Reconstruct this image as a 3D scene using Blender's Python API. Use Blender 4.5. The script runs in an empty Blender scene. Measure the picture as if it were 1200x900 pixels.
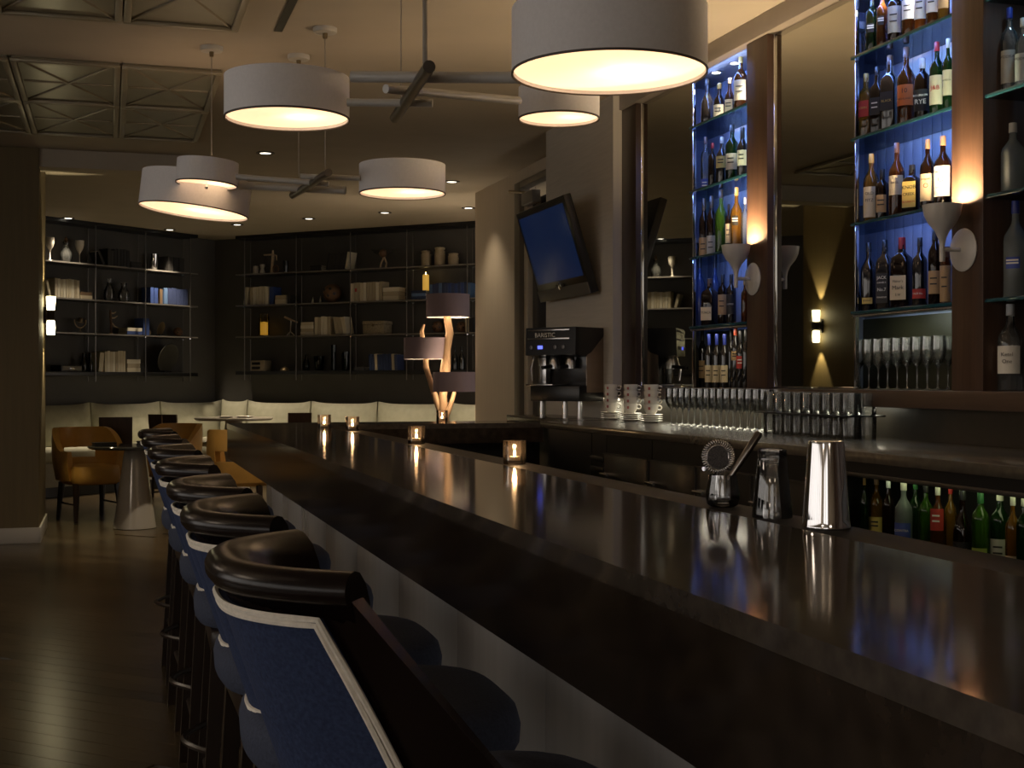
import bpy, bmesh, math, random
from mathutils import Vector, Matrix
random.seed(7)
S = bpy.context.scene
COL = S.collection
PI = math.pi

# ------------------------------------------------------------------ camera, world, exposure
TH = math.atan(471.0 / 1530.0)          # the bar runs 17.1 degrees off the optical axis
CT, ST = math.cos(TH), math.sin(TH)
FPX, CX, HY, EYE = 1530.0, 600.0, 446.0, 1.36
cam_d = bpy.data.cameras.new('camera'); cam = bpy.data.objects.new('camera', cam_d); COL.objects.link(cam)
cam.location = (0, 0, EYE); cam.rotation_euler = (PI / 2, 0, -TH)
cam_d.sensor_width = 36; cam_d.lens = 36 * FPX / 1200; cam_d.shift_y = -(450 - HY) / 1200
cam_d.clip_start = 0.05; cam_d.clip_end = 60
S.camera = cam
wd = bpy.data.worlds.new('world'); S.world = wd; wd.use_nodes = True
wd.node_tree.nodes['Background'].inputs[0].default_value = (1.0, 0.92, 0.84, 1)
wd.node_tree.nodes['Background'].inputs[1].default_value = 0.95
S.view_settings.view_transform = 'Standard'; S.view_settings.look = 'None'
S.view_settings.gamma = 1; S.view_settings.use_curve_mapping = False
S.view_settings.exposure = 0.68
cy = S.cycles
cy.use_denoising = True; cy.max_bounces = 10; cy.diffuse_bounces = 4; cy.glossy_bounces = 5
cy.transmission_bounces = 6; cy.transparent_max_bounces = 40
cy.caustics_reflective = False; cy.caustics_refractive = False
cy.sample_clamp_indirect = 3.0; cy.sample_clamp_direct = 0

# ------------------------------------------------------------------ pixel to place
def ray(px, py):
    a = (px - CX) / FPX
    return Vector((ST + CT * a, CT - ST * a, (HY - py) / FPX))
def on_z(px, py, z):
    d = ray(px, py); t = (z - EYE) / d.z; return Vector((0, 0, EYE)) + d * t
def on_P(px, py, P):
    d = ray(px, py); t = P / d.x; return Vector((0, 0, EYE)) + d * t
def at(px, py, Z):
    return Vector((0, 0, EYE)) + ray(px, py) * Z
def dep(v):                                # depth along the optical axis
    return v[0] * ST + v[1] * CT
def Qx(px, P):
    return on_P(px, HY, P).y
def on_line(px, py, A, D):                 # vertical plane through A along D
    d = ray(px, py); n = Vector((-D.y, D.x, 0)); t = n.dot(A) / n.dot(d)
    return Vector((0, 0, EYE)) + d * t

# ------------------------------------------------------------------ materials
MATS = {}
def bs(m): return m.node_tree.nodes['Principled BSDF']
def mat(name, col, rough=0.5, metal=0.0, spec=0.5, var=0.0, scale=8.0, bump=0.0, coat=0.0, stretch=(1, 1, 1), coords='Object', detail=4.0, sheen=0.0):
    if name in MATS: return MATS[name]
    m = bpy.data.materials.new(name); m.use_nodes = True; nt = m.node_tree; b = bs(m)
    b.inputs['Base Color'].default_value = (*col, 1); b.inputs['Roughness'].default_value = rough
    b.inputs['Metallic'].default_value = metal; b.inputs['Specular IOR Level'].default_value = spec
    b.inputs['Coat Weight'].default_value = coat; b.inputs['Sheen Weight'].default_value = sheen
    if var or bump:
        tc = nt.nodes.new('ShaderNodeTexCoord'); mp = nt.nodes.new('ShaderNodeMapping'); mp.inputs['Scale'].default_value = stretch
        nz = nt.nodes.new('ShaderNodeTexNoise'); nz.inputs['Scale'].default_value = scale; nz.inputs['Detail'].default_value = detail
        nt.links.new(tc.outputs[coords], mp.inputs['Vector']); nt.links.new(mp.outputs['Vector'], nz.inputs['Vector'])
        if var:
            cr = nt.nodes.new('ShaderNodeValToRGB')
            cr.color_ramp.elements[0].position = 0.3; cr.color_ramp.elements[1].position = 0.72
            cr.color_ramp.elements[0].color = (*[max(0, c * (1 - var)) for c in col], 1)
            cr.color_ramp.elements[1].color = (*[min(1, c * (1 + var)) for c in col], 1)
            nt.links.new(nz.outputs['Fac'], cr.inputs['Fac']); nt.links.new(cr.outputs['Color'], b.inputs['Base Color'])
        if bump:
            bp = nt.nodes.new('ShaderNodeBump'); bp.inputs['Strength'].default_value = bump; bp.inputs['Distance'].default_value = 0.004
            nt.links.new(nz.outputs['Fac'], bp.inputs['Height']); nt.links.new(bp.outputs['Normal'], b.inputs['Normal'])
    MATS[name] = m; return m
def emis(name, col, strength):
    if name in MATS: return MATS[name]
    m = bpy.data.materials.new(name); m.use_nodes = True; nt = m.node_tree; nt.nodes.clear()
    o = nt.nodes.new('ShaderNodeOutputMaterial'); e = nt.nodes.new('ShaderNodeEmission')
    e.inputs[0].default_value = (*col, 1); e.inputs[1].default_value = strength
    nt.links.new(e.outputs[0], o.inputs[0]); MATS[name] = m; return m
def glass(name, tint=(1, 1, 1), rough=0.02, ior=1.45, body=0.0, bodycol=(0.5, 0.5, 0.5)):
    """thin clear glass: tinted see-through with Fresnel gloss, optionally some milky body"""
    if name in MATS: return MATS[name]
    m = bpy.data.materials.new(name); m.use_nodes = True; nt = m.node_tree; nt.nodes.clear()
    o = nt.nodes.new('ShaderNodeOutputMaterial'); t = nt.nodes.new('ShaderNodeBsdfTransparent'); g = nt.nodes.new('ShaderNodeBsdfGlossy')
    t.inputs[0].default_value = (*tint, 1); g.inputs['Roughness'].default_value = rough
    fr = nt.nodes.new('ShaderNodeFresnel'); fr.inputs[0].default_value = ior
    mx = nt.nodes.new('ShaderNodeMixShader'); nt.links.new(fr.outputs[0], mx.inputs[0])
    base = t.outputs[0]
    if body:
        d = nt.nodes.new('ShaderNodeBsdfDiffuse'); d.inputs[0].default_value = (*bodycol, 1)
        tl = nt.nodes.new('ShaderNodeBsdfTranslucent'); tl.inputs[0].default_value = (*bodycol, 1)
        m1 = nt.nodes.new('ShaderNodeMixShader'); m1.inputs[0].default_value = 0.5
        nt.links.new(d.outputs[0], m1.inputs[1]); nt.links.new(tl.outputs[0], m1.inputs[2])
        m2 = nt.nodes.new('ShaderNodeMixShader'); m2.inputs[0].default_value = body
        nt.links.new(base, m2.inputs[1]); nt.links.new(m1.outputs[0], m2.inputs[2]); base = m2.outputs[0]
    nt.links.new(base, mx.inputs[1]); nt.links.new(g.outputs[0], mx.inputs[2]); nt.links.new(mx.outputs[0], o.inputs[0])
    MATS[name] = m; return m
def woodmat(name, c1, c2, rough=0.35, scale=3.0, stretch=(1, 1, 1), coords='Object', spec=0.5, rnd=0.0, bmp=0.06):
    if name in MATS: return MATS[name]
    m = bpy.data.materials.new(name); m.use_nodes = True; nt = m.node_tree; b = bs(m)
    tc = nt.nodes.new('ShaderNodeTexCoord'); mp = nt.nodes.new('ShaderNodeMapping'); mp.inputs['Scale'].default_value = stretch
    nz = nt.nodes.new('ShaderNodeTexNoise'); nz.inputs['Scale'].default_value = scale; nz.inputs['Detail'].default_value = 8; nz.inputs['Roughness'].default_value = 0.65
    nt.links.new(tc.outputs[coords], mp.inputs['Vector']); nt.links.new(mp.outputs['Vector'], nz.inputs['Vector'])
    cr = nt.nodes.new('ShaderNodeValToRGB'); cr.color_ramp.elements[0].position = 0.32; cr.color_ramp.elements[1].position = 0.7
    cr.color_ramp.elements[0].color = (*c1, 1); cr.color_ramp.elements[1].color = (*c2, 1)
    nt.links.new(nz.outputs['Fac'], cr.inputs['Fac']); last = cr.outputs['Color']
    if rnd:
        oi = nt.nodes.new('ShaderNodeObjectInfo'); mr = nt.nodes.new('ShaderNodeMapRange')
        mr.inputs['To Min'].default_value = 1 - rnd; mr.inputs['To Max'].default_value = 1 + rnd
        nt.links.new(oi.outputs['Random'], mr.inputs['Value'])
        hs = nt.nodes.new('ShaderNodeHueSaturation'); nt.links.new(last, hs.inputs['Color']); nt.links.new(mr.outputs[0], hs.inputs['Value']); last = hs.outputs['Color']
    nt.links.new(last, b.inputs['Base Color']); b.inputs['Roughness'].default_value = rough; b.inputs['Specular IOR Level'].default_value = spec
    bp = nt.nodes.new('ShaderNodeBump'); bp.inputs['Strength'].default_value = bmp; bp.inputs['Distance'].default_value = 0.001
    nt.links.new(nz.outputs['Fac'], bp.inputs['Height']); nt.links.new(bp.outputs['Normal'], b.inputs['Normal'])
    MATS[name] = m; return m

M_ceil = mat('ceiling_paint', (0.43, 0.38, 0.305), 0.75, spec=0.2, var=0.04, scale=3)
M_tin = mat('pressed_panel', (0.25, 0.225, 0.16), 0.3, metal=0.35, var=0.1, scale=5)
M_tinrib = mat('panel_rib', (0.30, 0.265, 0.195), 0.4, metal=0.3)
M_olive = mat('olive_wallcover', (0.13, 0.095, 0.04), 0.6, var=0.08, scale=40, stretch=(1, 1, 0.05))
M_dark = mat('charcoal_wall', (0.085, 0.08, 0.072), 0.55, var=0.08, scale=4)
M_cream = mat('cream_wallcover', (0.58, 0.49, 0.37), 0.6, var=0.05, scale=60, stretch=(1, 1, 0.03))
M_tvwall = mat('grey_grasscloth', (0.55, 0.50, 0.43), 0.7, var=0.06, scale=60, stretch=(0.05, 0.05, 1))
M_white = mat('white_trim', (0.46, 0.44, 0.40), 0.4)
M_walnut = woodmat('walnut', (0.045, 0.024, 0.015), (0.09, 0.05, 0.032), 0.35, 4, (6, 6, 0.35))
M_walnut_h = woodmat('walnut_level', (0.042, 0.026, 0.018), (0.075, 0.047, 0.033), 0.3, 4, (6, 0.35, 6))
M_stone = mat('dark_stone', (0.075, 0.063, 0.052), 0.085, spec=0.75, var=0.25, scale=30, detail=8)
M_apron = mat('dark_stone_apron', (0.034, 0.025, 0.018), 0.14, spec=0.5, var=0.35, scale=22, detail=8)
M_counter = mat('back_counter_stone', (0.075, 0.064, 0.048), 0.2, spec=0.6, var=0.2, scale=30)
M_diegrey = mat('grey_lacquer', (0.30, 0.285, 0.275), 0.22, var=0.05, scale=5, stretch=(4, 4, 0.2))
M_black = mat('black_lacquer', (0.008, 0.008, 0.008), 0.35)
M_steel = mat('brushed_steel', (0.55, 0.55, 0.56), 0.25, metal=1.0)
M_chrome = mat('chrome', (0.8, 0.8, 0.82), 0.06, metal=1.0)
M_pewter = mat('pewter_rod', (0.16, 0.15, 0.14), 0.35, metal=0.9)
M_mirror = mat('smoked_mirror', (0.50, 0.50, 0.45), 0.015, metal=1.0)
M_navy = mat('navy_fabric', (0.036, 0.052, 0.115), 0.85, var=0.25, scale=160, bump=0.25, spec=0.15)
M_navy2 = mat('navy_seat_fabric', (0.055, 0.066, 0.105), 0.85, var=0.2, scale=160, bump=0.2, spec=0.15)
M_leather = mat('dark_leather', (0.009, 0.005, 0.0045), 0.25, spec=0.28, bump=0.05, scale=120, var=0.1)
M_darkwood = woodmat('espresso_wood', (0.010, 0.006, 0.004), (0.022, 0.012, 0.008), 0.3, 5, (6, 6, 0.5))
M_piping = mat('ivory_piping', (0.82, 0.78, 0.70), 0.6, var=0.1, scale=90)
M_mustard = mat('mustard_leather', (0.52, 0.28, 0.062), 0.4, var=0.08, scale=9, bump=0.05)
M_cush = mat('linen_cushion', (0.40, 0.39, 0.29), 0.8, var=0.08, scale=12, bump=0.2)
M_cush2 = mat('taupe_bench', (0.30, 0.28, 0.22), 0.8, var=0.08, scale=12)
M_glosswhite = mat('gloss_white', (0.36, 0.33, 0.28), 0.12, coat=0.4)
M_shade = mat('white_drum_fabric', (0.84, 0.83, 0.85), 0.8, var=0.03, scale=80)
M_plum = mat('plum_shade', (0.20, 0.15, 0.17), 0.8, var=0.08, scale=150, stretch=(1, 1, 6))
M_shadein = mat('shade_lining', (0.8, 0.76, 0.7), 0.6)
M_drift = woodmat('driftwood', (0.22, 0.12, 0.06), (0.42, 0.27, 0.15), 0.7, 6, (5, 5, 0.6))
M_glass = glass('clear_glass', (0.93, 0.95, 0.94), 0.03, 1.5)
M_gshelf = glass('shelf_glass', (0.62, 0.80, 0.95), 0.03, 1.6)
M_gedge = mat('shelf_glass_edge', (0.02, 0.09, 0.12), 0.1, spec=0.8)
M_gedge.node_tree.nodes['Principled BSDF'].inputs['Transmission Weight'].default_value = 0.3
M_ceramic = mat('white_ceramic', (0.62, 0.58, 0.50), 0.25, coat=0.2)
M_bookw = [mat('ivory_book_%d' % i, c, 0.7) for i, c in enumerate([(0.60, 0.54, 0.40), (0.42, 0.36, 0.25), (0.70, 0.66, 0.54)])]
M_bookb = [mat('blue_book_%d' % i, c, 0.55) for i, c in enumerate([(0.03, 0.06, 0.20), (0.035, 0.05, 0.12), (0.09, 0.16, 0.30), (0.02, 0.035, 0.09)])]
M_bookd = [mat('dark_book_%d' % i, c, 0.6) for i, c in enumerate([(0.018, 0.018, 0.02), (0.03, 0.028, 0.026), (0.012, 0.012, 0.014)])]
M_bookn = [mat('brown_book', (0.14, 0.09, 0.05), 0.6)]
M_page = mat('page_edge', (0.6, 0.54, 0.42), 0.8)
M_brown = mat('carved_brown', (0.16, 0.085, 0.04), 0.55, var=0.3, scale=20)
M_bronze = mat('bronze', (0.20, 0.15, 0.08), 0.35, metal=0.8)
M_bone = mat('pale_carving', (0.55, 0.42, 0.27), 0.5, var=0.15, scale=30)
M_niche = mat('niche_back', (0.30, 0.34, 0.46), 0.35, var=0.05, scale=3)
M_funnel = mat('sconce_white_metal', (0.55, 0.53, 0.50), 0.3)

# ------------------------------------------------------------------ mesh helpers
class MB:
    def __init__(s): s.v = []; s.f = []; s.m = []
    def add(s, vs, fs, mi=0):
        o = len(s.v); s.v += [tuple(v) for v in vs]; s.f += [tuple(i + o for i in f) for f in fs]; s.m += [mi] * len(fs); return s
    def box(s, x0, x1, y0, y1, z0, z1, mi=0, bev=0.0):
        if bev <= 0:
            vs = [(x, y, z) for z in (z0, z1) for y in (y0, y1) for x in (x0, x1)]
            return s.add(vs, [(0, 2, 3, 1), (4, 5, 7, 6), (0, 1, 5, 4), (2, 6, 7, 3), (0, 4, 6, 2), (1, 3, 7, 5)], mi)
        bm = bmesh.new(); r = bmesh.ops.create_cube(bm, size=1)
        for v in bm.verts:
            v.co = ((x0 + x1) / 2 + v.co.x * (x1 - x0), (y0 + y1) / 2 + v.co.y * (y1 - y0), (z0 + z1) / 2 + v.co.z * (z1 - z0))
        bmesh.ops.bevel(bm, geom=list(bm.edges), offset=min(bev, 0.45 * min(x1 - x0, y1 - y0, z1 - z0)), segments=2, profile=0.5, affect='EDGES')
        bm.verts.index_update()
        s.add([v.co for v in bm.verts], [[v.index for v in f.verts] for f in bm.faces], mi); bm.free(); return s
    def lathe(s, prof, n=24, mi=0, c=(0, 0, 0), cap=True, sq=0.0):
        """prof: list of (r, z). sq>0 squares the section"""
        vs = []; fs = []
        for r, z in prof:
            for k in range(n):
                a = 2 * PI * (k + 0.5) / n; ca, sa = math.cos(a), math.sin(a); q = 1.0
                if sq: q = 1.0 / (abs(ca) ** sq + abs(sa) ** sq) ** (1.0 / sq)
                vs.append((c[0] + r * q * ca, c[1] + r * q * sa, c[2] + z))
        m = len(prof)
        for i in range(m - 1):
            for k in range(n):
                k2 = (k + 1) % n; fs.append((i * n + k, i * n + k2, (i + 1) * n + k2, (i + 1) * n + k))
        if cap:
            if prof[0][0] > 1e-6: fs.append(tuple(range(n - 1, -1, -1)))
            if prof[-1][0] > 1e-6: fs.append(tuple((m - 1) * n + k for k in range(n)))
        return s.add(vs, fs, mi)
    def tube(s, pts, r, n=10, mi=0, closed=False):
        pts = [Vector(p) for p in pts]; rs = r if isinstance(r, (list, tuple)) else [r] * len(pts)
        vs = []; fs = []; m = len(pts); up = Vector((0.13, 0.21, 0.97)); prev = None
        for i, p in enumerate(pts):
            a = pts[(i - 1) % m] if (closed or i > 0) else p; b = pts[(i + 1) % m] if (closed or i < m - 1) else p
            t = (b - a).normalized()
            x = (prev - t * prev.dot(t)) if prev is not None else t.cross(up)
            if x.length < 1e-5: x = t.orthogonal()
            x.normalize(); prev = x; y = t.cross(x)
            for k in range(n):
                q = 2 * PI * k / n; vs.append(p + (x * math.cos(q) + y * math.sin(q)) * rs[i])
        for i in range(m if closed else m - 1):
            j = (i + 1) % m
            for k in range(n):
                k2 = (k + 1) % n; fs.append((i * n + k, i * n + k2, j * n + k2, j * n + k))
        if not closed:
            fs.append(tuple(range(n - 1, -1, -1))); fs.append(tuple((m - 1) * n + k for k in range(n)))
        return s.add(vs, fs, mi)
    def sweep(s, frames, prof, mi=0):
        """frames: list of (origin, outdir, up); prof closed list of (u, w)"""
        n = len(prof); vs = []; fs = []
        for o, a, b in frames:
            for u, w in prof: vs.append(Vector(o) + Vector(a) * u + Vector(b) * w)
        m = len(frames)
        for i in range(m - 1):
            for k in range(n):
                k2 = (k + 1) % n; fs.append((i * n + k, i * n + k2, (i + 1) * n + k2, (i + 1) * n + k))
        fs.append(tuple(range(n - 1, -1, -1))); fs.append(tuple((m - 1) * n + k for k in range(n)))
        return s.add(vs, fs, mi)
    def prism(s, poly, z0, z1, mi=0):
        n = len(poly); vs = [(x, y, z0) for x, y in poly] + [(x, y, z1) for x, y in poly]
        fs = [tuple(range(n - 1, -1, -1)), tuple(range(n, 2 * n))] + [(i, (i + 1) % n, n + (i + 1) % n, n + i) for i in range(n)]
        return s.add(vs, fs, mi)
    def quad(s, a, b, c, d, mi=0): return s.add([a, b, c, d], [(0, 1, 2, 3)], mi)
    def shell(s, fn, inner, nu, nv, keep=lambda i, j: True, mi=0, mi2=None):
        """two skins fn(u,v) and inner(u,v) over cells that keep() accepts, closed along every rim"""
        mi2 = mi if mi2 is None else mi2
        g = [[fn(i / nu, j / nv) for j in range(nv + 1)] for i in range(nu + 1)]
        h = [[inner(i / nu, j / nv) for j in range(nv + 1)] for i in range(nu + 1)]
        W = nv + 1; N = (nu + 1) * W
        vs = [p for r in g for p in r] + [p for r in h for p in r]; fo = []; fi = []; fr = []
        K = lambda i, j: 0 <= i < nu and 0 <= j < nv and keep(i, j)
        for i in range(nu):
            for j in range(nv):
                if not K(i, j): continue
                a, b, c, d = i * W + j, (i + 1) * W + j, (i + 1) * W + j + 1, i * W + j + 1
                fo.append((a, b, c, d)); fi.append((a + N, d + N, c + N, b + N))
                for (di, dj, e0, e1) in ((0, -1, a, b), (1, 0, b, c), (0, 1, c, d), (-1, 0, d, a)):
                    if not K(i + di, j + dj): fr.append((e1, e0, e0 + N, e1 + N))
        o = len(s.v); s.v += [tuple(v) for v in vs]
        for fs, k in ((fo, mi), (fi, mi2), (fr, mi)):
            s.f += [tuple(i + o for i in f) for f in fs]; s.m += [k] * len(fs)
        return s
    def mesh(s, name, mats, smooth=None):
        me = bpy.data.meshes.new(name); me.from_pydata(s.v, [], s.f)
        for m in (mats if isinstance(mats, (list, tuple)) else [mats]): me.materials.append(m)
        for p, k in zip(me.polygons, s.m): p.material_index = k
        bm = bmesh.new(); bm.from_mesh(me)
        loose = [v for v in bm.verts if not v.link_faces]
        if loose: bmesh.ops.delete(bm, geom=loose, context='VERTS')
        bmesh.ops.recalc_face_normals(bm, faces=list(bm.faces)); bm.to_mesh(me); bm.free()
        if smooth is not None:
            me.polygons.foreach_set('use_smooth', [True] * len(me.polygons)); me.set_sharp_from_angle(angle=math.radians(smooth))
        me.update(); return me
    def build(s, name, mats, parent=None, smooth=35, **kw): return link(name, s.mesh(name, mats, smooth), parent, **kw)
def link(name, data, parent=None, loc=None, rz=None, rot=None, scale=None):
    o = bpy.data.objects.new(name, data); COL.objects.link(o)
    if parent: o.parent = parent
    if loc is not None: o.location = loc
    if rz is not None: o.rotation_euler = (0, 0, rz)
    if rot is not None: o.rotation_euler = rot
    if scale is not None: o.scale = scale
    return o
def tag(o, label, cat, group=None):
    o['label'] = label; o['category'] = cat
    if group: o['group'] = group
    return o
def thing(name, label, cat, loc=(0, 0, 0), rz=0.0, group=None):
    o = link(name, None, None, loc, rz); o.empty_display_size = 0.1; return tag(o, label, cat, group)
def struct(o, label=None):
    o['kind'] = 'structure'
    if label: o['label'] = label
    return o
def copy_tree(o, parent=None):
    c = o.copy(); COL.objects.link(c); c.parent = parent
    for ch in list(o.children): copy_tree(ch, c)
    return c
def lamp(name, kind, loc, energy, col, parent=None, **kw):
    d = bpy.data.lights.new(name, kind); d.energy = energy; d.color = col
    for k, v in kw.items():
        if k not in ('rot',): setattr(d, k, v)
    o = bpy.data.objects.new(name, d); COL.objects.link(o); o.location = loc
    if parent: o.parent = parent
    if 'rot' in kw: o.rotation_euler = kw['rot']
    return o
def arc_patch(r, a0, a1, z0, z1, n=8, c=(0, 0)):
    vs = []; fs = []
    for i in range(n + 1):
        a = a0 + (a1 - a0) * i / n
        for z in (z0, z1): vs.append((c[0] + r * math.cos(a), c[1] + r * math.sin(a), z))
    for i in range(n): fs.append((2 * i, 2 * i + 2, 2 * i + 3, 2 * i + 1))
    return vs, fs
_FC = {}
def text_mesh(s, size, mname):
    key = (s, size, mname)
    if key in _FC: return _FC[key]
    cu = bpy.data.curves.new('lettering', 'FONT'); cu.body = s; cu.size = size; cu.align_x = 'CENTER'; cu.align_y = 'CENTER'; cu.extrude = 0.0002; cu.resolution_u = 2
    o = bpy.data.objects.new('lettering_source', cu); COL.objects.link(o)
    dg = bpy.context.evaluated_depsgraph_get(); me = bpy.data.meshes.new_from_object(o.evaluated_get(dg)); me.name = 'lettering'
    bpy.data.objects.remove(o); me.materials.clear(); me.materials.append(MATS[mname]); _FC[key] = me; return me
mat('ink_black', (0.015, 0.013, 0.012), 0.6); mat('ink_white', (0.7, 0.68, 0.6), 0.6); mat('ink_red', (0.45, 0.02, 0.02), 0.6); mat('ink_gold', (0.5, 0.34, 0.08), 0.5)

WARM = (1.0, 0.72, 0.42); WARMW = (1.0, 0.82, 0.60); COOL = (0.55, 0.72, 1.0)
CEIL = 3.31
P_BAR0, P_BAR1, BAR_Z = 0.757, 1.29, 1.07
P_DISP, P_BACK, P_MIR = 3.33, 3.62, 3.385
P_CNT = 2.62; BCZ = 1.10
P_TV, P_CREAM = 3.27, 3.63

# ================================================================== STRUCTURE
# back walls, from the ceiling line in the photo
A1 = on_z(51, 257, CEIL); A1.z = 0
CORN = on_z(252, 281.5, CEIL); CORN.z = 0
A2 = on_z(557, 262.7, CEIL); A2.z = 0
D1 = (CORN - A1).normalized(); N1 = Vector((D1.y, -D1.x, 0))       # to the right along the wall, normal into the room
D2 = (A2 - CORN).normalized(); N2 = Vector((D2.y, -D2.x, 0))
if N1.dot(-CORN) < 0: N1 = -N1
if N2.dot(-CORN) < 0: N2 = -N2
RZ1 = math.atan2(D1.y, D1.x); RZ2 = math.atan2(D2.y, D2.x)

def slab(name, A, B, N, z0, z1, th, m):
    mb = MB(); a, b = Vector(A), Vector(B); o = -N * th
    mb.prism([(a.x, a.y), (b.x, b.y), (b.x + o.x, b.y + o.y), (a.x + o.x, a.y + o.y)], z0, z1)
    return struct(mb.build(name, m, None, None))
W1L = CORN - D1 * 6.5; W2R = CORN + D2 * 7.5
slab('wall_back_left', W1L, CORN, N1, 0, CEIL, 0.15, M_dark)['label'] = 'charcoal back wall carrying shelves beside the olive column'
slab('wall_back_right', CORN, W2R, N2, 0, CEIL, 0.15, M_dark)
# floor and planks
FM = woodmat('dark_plank', (0.046, 0.033, 0.017), (0.078, 0.055, 0.028), 0.24, 3, (0.6, 9, 1), 'Object', 0.5, 0.38, 0.0)
FM2 = woodmat('dark_floor_far', (0.046, 0.033, 0.017), (0.078, 0.055, 0.028), 0.24, 3, (1, 9, 1), 'Object', 0.5, 0.0, 0.0)
fl = MB().box(-9, 10, -5, 24, -0.06, -0.004).build('floor', FM2, None, None); struct(fl, 'dark stained wooden plank floor')
pl_w = 0.115
pmesh = [MB().box(0, L, 0.0012, pl_w - 0.0012, -0.012, 0.0).mesh('plank', FM, None) for L in (0.9, 1.3, 1.7)]
cnt = 0; cands = []
U, V = D2, Vector((-D2.y, D2.x, 0))
if V.y < 0: V = -V
base = on_z(100, 760, 0)
for k in range(-30, 60):
    s = -6.0 + random.random()
    while s < 5:
        i = random.randrange(3); L = (0.9, 1.3, 1.7)[i]
        o = base + U * s + V * (k * pl_w); c = o + U * (L / 2); s += L
        Z = dep(c)
        if Z < 3.0 or Z > 11.5: continue
        x = CX + FPX * (c.x * CT - c.y * ST) / Z
        if -120 < x < 330: cands.append((Z, o, i))
cands.sort(key=lambda t: t[0])
ang2 = math.atan2(U.y, U.x)
flip = 1 if Vector((-math.sin(ang2), math.cos(ang2), 0)).dot(V) > 0 else -1
for Z, o, i in cands[:298]:
    oo = o if flip > 0 else o + V * pl_w
    link('plank', pmesh[i], fl, (oo.x, oo.y, 0.0), ang2)
# ceiling
ce = MB().box(-9, 10, -5, 24, CEIL, CEIL + 0.1).build('ceiling', M_ceil, None, None); struct(ce, 'beige painted ceiling with inset pressed panels')
# pressed panels in two fields, laid along the bar
def lat(r): return r * (CEIL - EYE) * CT           # offset across from the slope of a receding line
cols = [lat(-1.003), lat(-.657), lat(-.311), lat(.035), lat(.363)]
def tile_field(q0, q1, nrow, cols):
    for a, b in zip(cols[:-1], cols[1:]):
        for r in range(nrow):
            y0 = q0 + (q1 - q0) * r / nrow; y1 = q0 + (q1 - q0) * (r + 1) / nrow
            w, h = b - a, y1 - y0
            t = MB().box(0.012, w - 0.012, 0.012, h - 0.012, -0.012, 0.0).build('pressed_tile', M_tin, ce, None, loc=(a, y0, CEIL))
            f = MB()
            for (x0, x1, yy0, yy1) in ((0, w, 0, .045), (0, w, h - .045, h), (0, .045, .045, h - .045), (w - .045, w, .045, h - .045)):
                f.box(x0 + .003, x1 - .003, yy0 + .003, yy1 - .003, -0.034, -0.012, 0, 0.006)
            f.build('tile_border', M_tinrib, t)
            for (p, q) in (((.05, .05), (w - .05, h - .05)), ((.05, h - .05), (w - .05, .05)), ((.05, h / 2), (w - .05, h / 2))):
                MB().tube([(*p, -0.012), (*q, -0.012)], 0.011, 6).build('rib', M_tinrib, t)
yA0, yA1 = on_z(142, 73, CEIL).y, on_z(135, 158, CEIL).y
tile_field(yA0, yA1, 2, cols)
yB1 = on_z(150, 22, CEIL).y
tile_field(yB1 - 1.2, yB1, 1, cols)
# slot diffuser
p0, p1 = on_z(326, 36, CEIL), on_z(342, 6, CEIL); dirv = (p1 - p0)
sl = MB().box(p0.x - .022, p0.x + .022, p0.y - 2.2, p0.y, CEIL - 0.006, CEIL).build('air_slot', M_black, ce, None)
# olive column wall
cq0 = on_z(45.5, 636, 0); PC = cq0.x; QC = cq0.y
colw = MB().box(-6, PC, QC, QC + 1.2, 0, CEIL).build('wall_left_column', M_olive, None, None); struct(colw, 'olive brown column wall')
struct(MB().box(-6, PC + .012, QC - .016, QC, 0, .13, 0, .004).box(PC, PC + .016, QC - .016, QC + 1.2, 0, .13, 0, .004).build('baseboard_left', M_white), 'white baseboard around the olive column')
struct(MB().box(PC, PC + 1.3, QC + .02, QC + .3, CEIL - .15, CEIL).build('trim_1', M_ceil, None, None), 'ceiling beam running from the olive column')
# cream wall, TV wall and door
qTV0, qTV1 = Qx(728, P_DISP), Qx(640, P_TV)
qCR1 = Qx(557, P_CREAM)
qD0, qD1 = qTV1 - .9, Qx(604, P_CREAM)
struct(MB().box(P_CREAM, P_CREAM + .2, qD1, qCR1, 0, CEIL).box(P_CREAM, P_CREAM + .2, qTV1 - 1.2, qD1, 3.20, CEIL).build('wall_right_far', M_cream, None, None), 'cream wall lit by the driftwood lamp')
struct(MB().box(P_TV, P_TV + .36, qTV0 + .0, qTV1, 0, CEIL).build('wall_right_screen', M_tvwall, None, None), 'grey textured wall behind the television')
struct(MB().box(P_TV - .004, P_DISP, qTV0 - .012, qTV0, BCZ, CEIL).build('trim_2', M_white, None, None), 'pale edge strip of the grey wall')
dr = MB().box(P_CREAM + .08, P_CREAM + .13, qTV1 - 1.0, qD1 - .12, 0, 3.02).build('door_1', mat('door_dark', (0.03, 0.026, 0.022), 0.2), None, None); struct(dr, 'dark door beyond the television wall')
MB().box(P_CREAM - .012, P_CREAM + .09, qD1 - .16, qD1, 0, 3.20, 0, .004).box(P_CREAM - .012, P_CREAM + .09, qTV1 - 1.2, qD1 - .161, 3.14, 3.20, 0, .004).build('door_frame', mat('frame_taupe', (0.15, 0.125, 0.09), 0.45), dr)
MB().box(P_CREAM + .03, P_CREAM + .10, qD1 - .28, qD1 - .17, 0, 3.02, 0, .004).build('door_stile', M_cream, dr)
MB().box(P_CREAM - .05, P_CREAM + .03, qD1 - .66, qD1 - .34, 2.95, 3.06, 0, .006).build('door_closer', mat('closer_grey', (0.2, 0.18, 0.15), 0.4), dr)
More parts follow.
